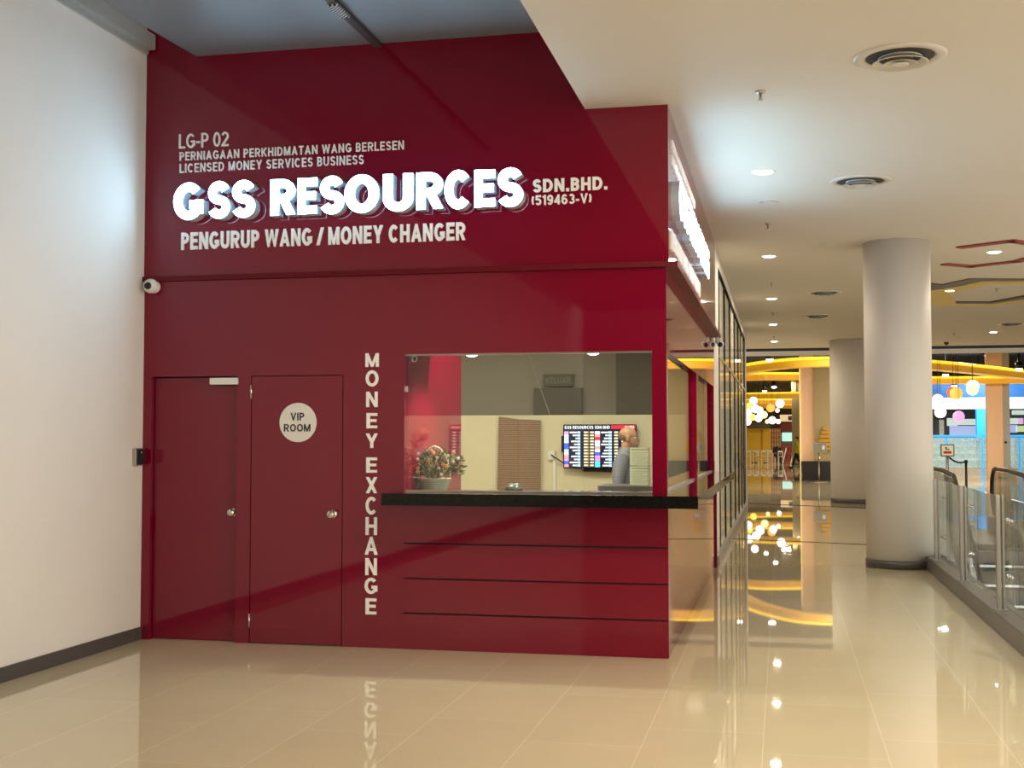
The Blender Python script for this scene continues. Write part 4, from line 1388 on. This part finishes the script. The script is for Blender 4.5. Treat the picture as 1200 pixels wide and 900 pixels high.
def ring(label, ctrl, z0, z1, w=0.45):
    """closed smooth loop of a hanging light band through the control points"""
    N = len(ctrl)
    C_ = [Vector(c) for c in ctrl]
    pts_ = []
    for i in range(N):
        p0, p1, p2, p3 = C_[i - 1], C_[i], C_[(i + 1) % N], C_[(i + 2) % N]
        for k_ in range(10):
            u = k_ / 10
            pts_.append(0.5 * ((2 * p1) + (p2 - p0) * u + (2 * p0 - 5 * p1 + 4 * p2 - p3) * u * u + (3 * p1 - p0 - 3 * p2 + p3) * u ** 3))
    n = len(pts_)
    nrm = []
    for i in range(n):
        d = (pts_[(i + 1) % n] - pts_[i - 1]).normalized()
        nrm.append(Vector((d.y, -d.x)))       # points outwards for a loop laid anticlockwise
    cx = sum(p.x for p in pts_) / n
    cy = sum(p.y for p in pts_) / n
    q = thing('ring_light', label, 'light', (cx, cy, z0))
    b = MB()
    rings = [[b.bm.verts.new((p.x - v.x * o_, p.y - v.y * o_, z)) for o_, z in ((0, z0), (0, z1), (w, z1), (w, z0))] for p, v in zip(pts_, nrm)]
    for i in range(n):
        A, B = rings[i], rings[(i + 1) % n]
        for k_ in range(4):
            b.bm.faces.new((A[k_], B[k_], B[(k_ + 1) % 4], A[(k_ + 1) % 4]))
    obj('band', b, YBAND, q)
    for nm, o_ in (('outer_led', -0.02), ('inner_led', w + 0.02)):
        obj(nm, MB().tube([(p.x - v.x * o_, p.y - v.y * o_, z1 - 0.03) for p, v in zip(pts_, nrm)], 0.045, 6, closed=True), YLED, q)
    for i in range(0, n, n // 6):
        p = pts_[i] - nrm[i] * (w / 2)
        obj('hanger', MB().tube([(p.x, p.y, z1), (p.x, p.y, 5.0)], 0.012, 6), BLACKP, q)
    return q


def circ(cx, cy, rx, ry, n=10):
    return [(cx + rx * math.cos(2 * PI * i / n), cy + ry * math.sin(2 * PI * i / n)) for i in range(n)]


ring('nearest huge yellow ring light hanging under the dark ceiling', [(-1.3, 37.4), (-0.45, 33.0), (0.9, 30.3), (2.3, 29.7), (3.8, 30.3), (5.5, 32.1), (7.3, 35.0), (9.3, 38.6), (11.1, 41.6), (11.0, 43.4), (9.4, 43.5), (6.8, 43.2), (4.3, 42.0), (2.2, 39.6), (0.3, 38.6), (-0.7, 38.8)], 3.72, 4.0)
ring('second yellow ring light behind the nearest one', circ(1.4, 64.8, 5.4, 5.9), 3.70, 4.02)
ring('farthest yellow ring light at the end of the hall', circ(3.0, 77.5, 6.0, 6.0), 3.72, 4.04)

# spot fittings of the far ceiling
for i, (px, py, Y, lab) in enumerate(((902, 421, 29, 'white spot above the nearest yellow ring'), (907, 453, 46, 'white spot behind the nearest yellow ring'), (896, 458, 50, 'white spot left of centre before the second ring'), (934, 465, 60, 'white spot inside the second yellow ring'), (1108, 439, 37, 'white spot inside the nearest ring beyond the column'), (1118, 452, 45, 'white spot above the orange globe'), (1098, 459, 50, 'white spot above the white globe beside the column'), (1194, 432, 33, 'white spot over the far end of the nearest ring'))):
    p = at(px, py, Y)
    q = thing('ceiling_spot', lab, 'light', (p.x, Y, p.z))
    obj('can', MB().lathe([(0.11, 0.0), (0.11, 0.2), (0.03, 0.22), (0.012, 5.0 - p.z)], (p.x, Y, p.z), 'Z', 16), BLACKP, q)
    obj('lens', MB().lathe([(0.105, -0.002), (0.1, -0.05), (0.05, -0.07)], (p.x, Y, p.z), 'Z', 16), LAMPM, q)

# globe lamps
GL = {'white': emis('globe_white', (1.0, 0.95, 0.85), 2.2), 'yellow': emis('globe_yellow', (1.0, 0.85, 0.12), 1.3), 'orange': emis('globe_orange', (1.0, 0.45, 0.08), 1.2), 'pink': emis('globe_pink', (1.0, 0.35, 0.65), 1.1), 'lime': emis('globe_lime', (0.95, 1.0, 0.45), 1.4), 'red': emis('globe_red', (1.0, 0.12, 0.03), 0.9)}


def globe(px, py, Y, rpx, c, lab):
    p = at(px, py, Y)
    r = rpx / F * (Y - CAM.y) * 0.98
    q = thing('globe_lamp', lab, 'lamp', (p.x, Y, p.z), None)
    obj('globe', MB().ball(p, r, seg=20), GL[c], q)
    obj('cord', MB().tube([(p.x, Y, p.z + r), (p.x, Y, 5.0)], 0.006, 6), BLACKP, q)


for a in ((883, 469.5, 46, 4.5, 'white', 'topmost white globe of the cluster over the food stalls'), (877, 476, 58, 4, 'yellow', 'yellow globe near the glazed wall in the cluster'), (876, 484, 44, 5, 'white', 'white globe hanging hard against the glazed wall'), (885, 479, 50, 5, 'white', 'large white globe in the middle of the cluster'), (890, 481, 53, 4.5, 'white', 'white globe right of the middle of the cluster'), (882, 489, 61, 4, 'yellow', 'low yellow globe of the cluster'), (889, 490, 47.5, 4.5, 'white', 'low white globe in the centre of the cluster'), (895, 486, 56, 4.5, 'lime', 'pale lime globe of the cluster'), (876, 494, 48, 4.5, 'white', 'lowest white globe beside the glazed wall'), (903, 478, 54.5, 5, 'orange', 'peach globe right of the cluster'), (914, 473, 49, 5, 'white', 'large single white globe right of the cluster'), (911, 481, 58, 2.5, 'white', 'small white globe under the large single one'), (905, 492.5, 46, 4.5, 'white', 'large low white globe over the orange stall'), (899, 494, 59, 2.5, 'lime', 'small lime globe beside the large low one'), (912, 494, 60, 2.8, 'white', 'small white globe right of the large low one'),
          (1099, 468, 28.2, 6, 'white', 'white globe half behind the near column'), (1102, 483, 26.5, 6.6, 'white', 'white globe under the one by the near column'), (1117, 460, 28.8, 7, 'red', 'red globe behind the orange globe'), (1120.5, 461, 27.3, 7, 'orange', 'orange globe before the blue shop'), (1140, 452.5, 28.8, 7, 'white', 'white globe touching the lime globe'), (1139.5, 456.5, 27.6, 6.6, 'lime', 'lime globe under the white one before the blue shop'), (1123.5, 488, 26, 6.5, 'pink', 'pink globe before the blue shop')):
    globe(*a)

# pillars in the far hall
PEACH = mat('peach_pillar', (0.82, 0.55, 0.36), rough=0.6)
KHAKI = mat('khaki_pillar', (0.38, 0.30, 0.16), rough=0.6)
a_, b_ = at(939, 563, 38.5), at(955, 563, 38.5)
c_ = a_.x + 2.0
pq = thing('square_pillar', 'square pillar with peach edge and black base panel in the far hall', 'pillar', ((a_.x + c_) / 2, 39, 0))
obj('peach_side', MB().box(a_.x, b_.x, 38.5, 40.2, 0.72, 5.0), PEACH, pq)
obj('khaki_front', MB().box(b_.x, c_, 38.45, 40.2, 0.72, 5.0), KHAKI, pq)
obj('base_panel', MB().box(a_.x + 0.05, c_, 38.35, 40.2, 0, 0.72), BLACKP, pq)
ed = emis('yellow_edge_light', (1.0, 0.72, 0.3), 0.45)
obj('edge_light', MB().box(a_.x - 0.04, a_.x, 38.45, 38.6, 0.0, 4.6), ed, pq)
tr0 = at(967, 522, 38.3)
tq = thing('gold_emblem', 'gold stepped triangle emblem on the khaki pillar', 'emblem', (tr0.x, 38.42, tr0.z))
GOLD = mat('gold_paint', (0.55, 0.30, 0.03), rough=0.35, metal=0.4)
for i in range(6):
    w_ = 0.36 * (1 - i / 6.5)
    obj('tier', MB().prism([(tr0.x - w_, 38.38, tr0.z - 0.18 + i * 0.15), (tr0.x + w_, 38.38, tr0.z - 0.18 + i * 0.15), (tr0.x + w_ * 0.75, 38.38, tr0.z - 0.18 + i * 0.15 + 0.12), (tr0.x - w_ * 0.75, 38.38, tr0.z - 0.18 + i * 0.15 + 0.12)], (0, 0.07, 0)), GOLD, tq)
s0, s1 = at(953, 518.5, 36.9), at(969, 530.5, 36.9)
sx_ = at(959.5, 524, 36.9).x
sq = thing('sign_board', 'grey notice board on a slim stand before the khaki pillar', 'sign', (sx_, 36.95, 0))
obj('frame', MB().box(s0.x, s1.x, 36.9, 36.94, s1.z, s0.z, bev=0.008), POSTM, sq)
obj('panel', MB().box(s0.x + 0.03, s1.x - 0.03, 36.89, 36.9, s1.z + 0.03, s0.z - 0.03), mat('grey_panel', (0.26, 0.27, 0.27), rough=0.5), sq)
obj('disc', MB().lathe([(0.085, 0), (0.085, 0.006)], (s1.x - 0.12, 36.89, (s0.z + s1.z) / 2), 'Y', 20, sx=0.6), WHITEP, sq)
obj('pole', MB().tube([(sx_, 36.95, 0.02), (sx_, 36.95, s1.z + 0.02)], 0.025, 10), CHROME, sq)
obj('base', MB().lathe([(0.3, 0), (0.3, 0.015), (0.04, 0.05)], (sx_, 36.95, 0), 'Z', 28), CHROME, sq)
a_, b_ = at(926, 500, 66), at(941, 500, 66)
pq = thing('square_pillar', 'narrow khaki pillar behind the walking person in yellow', 'pillar', ((a_.x + b_.x) / 2, 66.4, 0))
obj('shaft', MB().box(a_.x + 0.1, b_.x, 66, 66.9, 0.02, 5.0), KHAKI, pq)
obj('skirting', MB().box(a_.x + 0.09, b_.x + 0.01, 65.98, 66.92, 0, 0.1), SKIRT, pq)
# pillar before the blue shop
a_, b_, c_ = at(1157, 500, 43.5), at(1175.5, 500, 43.5), at(1184, 500, 43.5)
pq = thing('square_pillar', 'peach pillar with grey side strip before the blue shop', 'pillar', ((a_.x + c_.x) / 2, 43.7, 0))
obj('peach_face', MB().box(a_.x, b_.x, 43.5, 43.9, 0.02, 5.0), PEACH, pq)
obj('grey_strip', MB().box(b_.x, c_.x, 43.55, 43.9, 0.02, 5.0), mat('grey_strip', (0.40, 0.39, 0.36), rough=0.5), pq)
obj('switch_plate', MB().box(b_.x + 0.04, b_.x + 0.14, 43.54, 43.55, 1.36, 1.44), BLACKP, pq)

# blue shop
BL = mat('blue_fascia', (0.03, 0.17, 0.62), rough=0.3)
BLL = emis('blue_light', (0.03, 0.36, 0.95), 0.75)
WLT = emis('white_light_band', (0.85, 0.97, 1.0), 1.9)
SX0, SX1 = at(1088, 500, 46).x, 14.5
bs = thing('shop_front', 'blue jewellery shop front with white light band beyond the balustrade', 'shop', (10, 47, 0))
zf0, zf1 = at(1120, 466, 46).z, at(1120, 443, 46).z
zl0 = at(1120, 479, 46).z
obj('fascia', MB().box(SX0, SX1, 46, 46.4, zf0, zf1), BL, bs)
obj('light_band', MB().box(SX0, SX1, 46.1, 46.4, zl0, zf0), WLT, bs)
obj('back_wall', MB().box(SX0, SX1, 50, 50.1, 0, zl0), mat('shop_dark_back', (0.09, 0.085, 0.08), rough=0.6), bs)
bx0, bx1 = at(1144.5, 500, 46).x, at(1157, 500, 46).x
obj('blue_column', MB().box(bx0, bx1, 45.9, 46.3, 1.6, zl0), BLL, bs)
obj('shop_ceiling', MB().box(SX0, SX1, 46.4, 50, zl0, zl0 + 0.1), BLACKC, bs)
for i, (px0, px1, py0, py1, c) in enumerate(((1095, 1100, 492, 511, 0), (1101, 1106, 492, 512, 1), (1110, 1122, 490, 499, 2), (1122, 1146, 491, 498, 2), (1113, 1146, 499, 510, 3), (1186, 1210, 478, 486, 2), (1183, 1192, 490, 497, 2), (1192, 1199, 490, 497, 4), (1183, 1192, 498, 507, 3), (1190, 1210, 499, 506, 5))):
    p0_, p1_ = at(px0, py1, 49.6), at(px1, py0, 49.6)
    col = [(0.02, 0.03, 0.03), (0.35, 0.35, 0.3), (0.65, 0.8, 0.72), (0.4, 0.5, 0.85), (0.8, 0.5, 0.8), (0.6, 0.72, 0.35)][c]
    obj('lit_panel', MB().box(p0_.x, p1_.x, 49.55, 49.7, p0_.z, p1_.z, bev=0.01), emis('panel_%d' % i, col, 0.7), bs)
# showcases
SPK = mat('sparkling_display', (0.45, 0.52, 0.5), rough=0.35, noise=0.9, scale=22, emit=(0.6, 0.72, 0.70), es=0.42)
xx = [SX0, at(1110.5, 500, 45).x, at(1152.5, 500, 45).x, at(1197, 500, 45).x, 14.5]
for i, (a, b) in enumerate(zip(xx, xx[1:])):
    q = thing('showcase', ('glass showcase of sparkling goods behind the notice stand', 'widest glass showcase of sparkling goods with blue top rail', 'glass showcase behind the peach pillar', 'glass showcase at the picture edge with blue posts')[i], 'showcase', ((a + b) / 2, 45.3, 0), None)
    obj('base', MB().box(a, b - 0.02, 45.05, 45.55, 0, 0.35), mat('showcase_base', (0.5, 0.5, 0.48), rough=0.4), q)
    obj('glass_box', MB().box(a, b - 0.02, 45.0, 45.015, 0.35, 1.6), GLASS, q)
    obj('back_panel', MB().box(a, b - 0.02, 45.52, 45.55, 0.35, 1.6), SPK, q)
    obj('top_rail', MB().box(a, b - 0.02, 44.98, 45.58, 1.62, 1.70), BLL, q)
    obj('corner_post', MB().box(b - 0.09, b - 0.02, 44.98, 45.05, 0.0, 1.6), BLL, q)
    for z in (0.62, 0.9, 1.18, 1.42):
        sh = obj('shelf', MB().box(a + 0.02, b - 0.1, 45.1, 45.5, z, z + 0.015), GLASS, q)
        g_ = MB()
        xq = a + 0.1
        while xq < b - 0.2:
            h_ = random.uniform(0.05, 0.17)
            g_.box(xq, xq + random.uniform(0.05, 0.12), 45.16, 45.3, z + 0.016, z + 0.016 + h_, bev=0.008)
            xq += random.uniform(0.1, 0.2)
        tag(obj('goods', g_, SPK, sh), kind='stuff')

# far food stalls
YW = mat('stall_yellow', (0.62, 0.36, 0.02), rough=0.5, emit=(0.7, 0.4, 0.02), es=0.12)
a_, b_ = at(868, 530, 78), at(902, 502, 78)
q = thing('food_stall', 'yellow-fronted food stall with dark canopy at the far end of the hall', 'stall', ((a_.x + b_.x) / 2, 79, 0))
obj('counter_front', MB().box(a_.x, b_.x, 78, 79.5, 0.0, b_.z, bev=0.02), YW, q)
z1_ = at(880, 495, 78).z
obj('canopy', MB().box(a_.x - 0.1, b_.x, 77.6, 79.6, b_.z, z1_), DKTAUPE, q)
obj('divider', MB().box((a_.x + b_.x) / 2 + 0.4, (a_.x + b_.x) / 2 + 0.5, 77.97, 78, 0.2, b_.z - 0.05), mat('stall_amber', (0.5, 0.24, 0.02), rough=0.5), q)
a_, b_ = at(902.8, 532, 78), at(914, 502, 78)
q = thing('lattice_stall', 'stall with orange lattice front beside the yellow stall', 'stall', ((a_.x + b_.x) / 2, 78.5, 0))
obj('backing', MB().box(a_.x, b_.x, 78.3, 79.3, 0, b_.z), mat('amber_backing', (0.42, 0.2, 0.05), rough=0.6), q)
lt = MB()
for i in range(5):
    x = a_.x + (b_.x - a_.x) * i / 4
    lt.box(x - 0.02, x + 0.02, 78.2, 78.3, 0, b_.z)
for i in range(7):
    z = b_.z * (i + 0.5) / 7
    lt.box(a_.x, b_.x, 78.22, 78.28, z - 0.02, z + 0.02)
obj('lattice', lt, mat('pale_lattice', (0.75, 0.5, 0.25), rough=0.5), q)
a_, b_ = at(914, 505, 80), at(933, 496, 80)
q = thing('food_stall', 'stall with maroon canopy and lit picture menu at the far end', 'stall', ((a_.x + b_.x) / 2, 80.5, 0))
obj('canopy', MB().box(a_.x, b_.x + 0.5, 79.5, 81.0, a_.z, b_.z), mat('maroon_canopy', (0.22, 0.04, 0.035), rough=0.6), q)
obj('wall', MB().box(a_.x, b_.x + 0.5, 80.9, 81.0, 0, a_.z), mat('stall_taupe', (0.25, 0.17, 0.13), rough=0.6), q)
m0, m1_ = at(916.5, 517, 80.7), at(928, 507, 80.7)
obj('menu_screen', MB().box(m0.x, m1_.x, 80.75, 80.85, m0.z, m1_.z, bev=0.02), emis('menu_teal', (0.55, 0.95, 0.85), 0.9), q)
m0, m1_ = at(914, 494, 80), at(932.5, 486, 80)
obj('upper_sign', MB().box(m0.x, m1_.x + 0.3, 80.0, 80.1, m0.z, m1_.z), emis('upper_sign_glow', (1.0, 0.75, 0.4), 0.6), q)
pz = at(927, 490, 79.9)
obj('upper_picture', MB().box(pz.x - 0.2, pz.x + 0.2, 79.95, 80.0, pz.z - 0.15, pz.z + 0.15), mat('purple_picture', (0.12, 0.06, 0.25), rough=0.5), q)
obj('counter', MB().box(a_.x, b_.x + 0.5, 79.9, 80.6, 0, 1.0), mat('stall_brown', (0.13, 0.06, 0.04), rough=0.5), q)

WCH = mat('white_chair_plastic', (0.75, 0.72, 0.65), rough=0.4)


def chair_mesh(c):
    x, y = c
    b = MB()
    b.box(x - 0.15, x + 0.15, y - 0.2, y + 0.2, 0.43, 0.46, bev=0.01)
    b.box(x - 0.15, x + 0.15, y + 0.17, y + 0.2, 0.70, 0.80, bev=0.01)
    for sx in (-0.13, 0.13):
        b.box(x + sx - 0.02, x + sx + 0.02, y + 0.16, y + 0.2, 0, 0.80)
        b.box(x + sx - 0.02, x + sx + 0.02, y - 0.19, y - 0.15, 0, 0.45)
    return b


ch0 = None
for i, (px, Y, lab) in enumerate(((877, 71, 'white chair nearest the glazed wall before the yellow stall'), (881.5, 73, 'second white chair from the glazed wall'), (886, 71, 'third white chair from the glazed wall'), (890, 73, 'fourth white chair from the glazed wall'), (895, 71, 'fifth white chair from the glazed wall'), (900, 73, 'sixth white chair from the glazed wall'), (902.3, 70.6, 'white chair left of the dark-dressed seated person'), (914.5, 69.8, 'white chair right of the dark-dressed seated person'))):
    x = at(px, 530, Y).x
    if ch0 is None:
        ch0 = obj('dining_chair', chair_mesh((x, Y)), WCH, origin=(x, Y, 0))
        o = ch0
        tag(o, lab, 'chair', 'white chairs before the food stalls')
    else:
        o = dup(ch0, (x, Y, 0), lab)
for i, (px, Y, lab) in enumerate(((884, 72.2, 'dark table among the white chairs, left-hand one'), (897.5, 72.2, 'dark table among the white chairs, right-hand one'))):
    x = at(px, 530, Y).x
    q = thing('dining_table', lab, 'table', (x, Y, 0))
    obj('table_top', MB().box(x - 0.35, x + 0.35, Y - 0.3, Y + 0.3, 0.72, 0.75), DKTAUPE, q)
    obj('pedestal', MB().lathe([(0.2, 0), (0.2, 0.02), (0.04, 0.05), (0.04, 0.72)], (x, Y, 0), 'Z', 16), BLACKP, q)
q0, q1 = at(917, 541, 69), at(931, 523, 69)
fr = thing('folding_barrier', 'red and white crossed lattice barrier near the walking person', 'barrier', ((q0.x + q1.x) / 2, 69, 0))
REDM = mat('barrier_red', (0.4, 0.02, 0.02), rough=0.5)
w_ = q1.x - q0.x
for i in range(3):
    x0 = q0.x + w_ * i / 3
    obj('slat', MB().bar((x0, 69, 0.02), (x0 + w_ / 3, 69, 1.0), 0.03, 0.06), WCH if i != 1 else REDM, fr)
    obj('slat', MB().bar((x0, 69.03, 1.0), (x0 + w_ / 3, 69.03, 0.02), 0.03, 0.06), REDM, fr)
obj('top_rail', MB().box(q0.x, q1.x, 68.97, 69.06, 1.0, 1.06), REDM, fr)

px_ = at(934.5, 530, 59)
person('person in a bright yellow top and dark trousers walking past the pillar', (px_.x, 59, 0), 1.64, PI * 0.95, 'walk', mat('bright_yellow_cloth', (0.62, 0.60, 0.03), rough=0.8), mat('black_trousers', (0.012, 0.012, 0.014), rough=0.8), HAIRM, vox=0.014)
px_ = at(910.3, 530, 71)
person('person in dark clothes seated among the white chairs', (px_.x, 71, 0), 1.68, -PI * 0.4, 'sit', mat('black_cloth', (0.015, 0.015, 0.017), rough=0.8), mat('dark_trousers', (0.02, 0.02, 0.022), rough=0.8), HAIRM, vox=0.014)
x = px_.x
tag(obj('dining_chair', chair_mesh((x, 71.03)), WCH), 'white chair under the dark-dressed seated person', 'chair', 'white chairs before the food stalls')

# unseen lamps added to brighten the far hall and its pillars
for i, (x, y, e_) in enumerate(((2, 32, 240), (6, 36, 240), (1, 48, 260), (5, 52, 260), (1, 66, 300), (4, 74, 300), (0, 84, 300), (9, 44.3, 300), (7.5, 37, 500), (2.2, 27.6, 220))):
    q = thing('hall_lamp', ('ceiling panel lamp over the near ring', 'ceiling panel lamp over the blue shop side', 'ceiling panel lamp over the globe cluster', 'ceiling panel lamp past the khaki pillar', 'ceiling panel lamp over the walking person', 'ceiling panel lamp in the farthest ring', 'ceiling panel lamp over the yellow stall', 'ceiling panel lamp before the showcases', 'ceiling panel lamp before the peach pillar', 'ceiling panel lamp before the khaki pillar')[i], 'lamp', (x, y, 4.98))
    obj('housing', MB().box(x - 0.3, x + 0.3, y - 0.3, y + 0.3, 4.94, 5.0), BLACKP, q)
    area_light('hall_glow', (0, 0, -0.06), (0, 0, 0), 0.5, 0.5, e_, (1, 0.86, 0.66), q)

for i, (x, y) in enumerate(((1.75, 1.5), (1.75, 7.5))):  # unseen lamps added to brighten the escalator opening
    q = thing('lower_hall_lamp', ('lamp below the upper floor near the balustrade posts', 'lamp below the upper floor beside the escalator')[i], 'lamp', (x, y, -0.32))
    obj('housing', MB().box(x - 0.6, x + 0.6, y - 0.6, y + 0.6, -0.40, -0.30, bev=0.01), WHITEP, q)
    area_light('lower_glow', (0, 0, -0.1), (0, 0, 0), 1.1, 1.1, 160, (1, 0.95, 0.85), q)
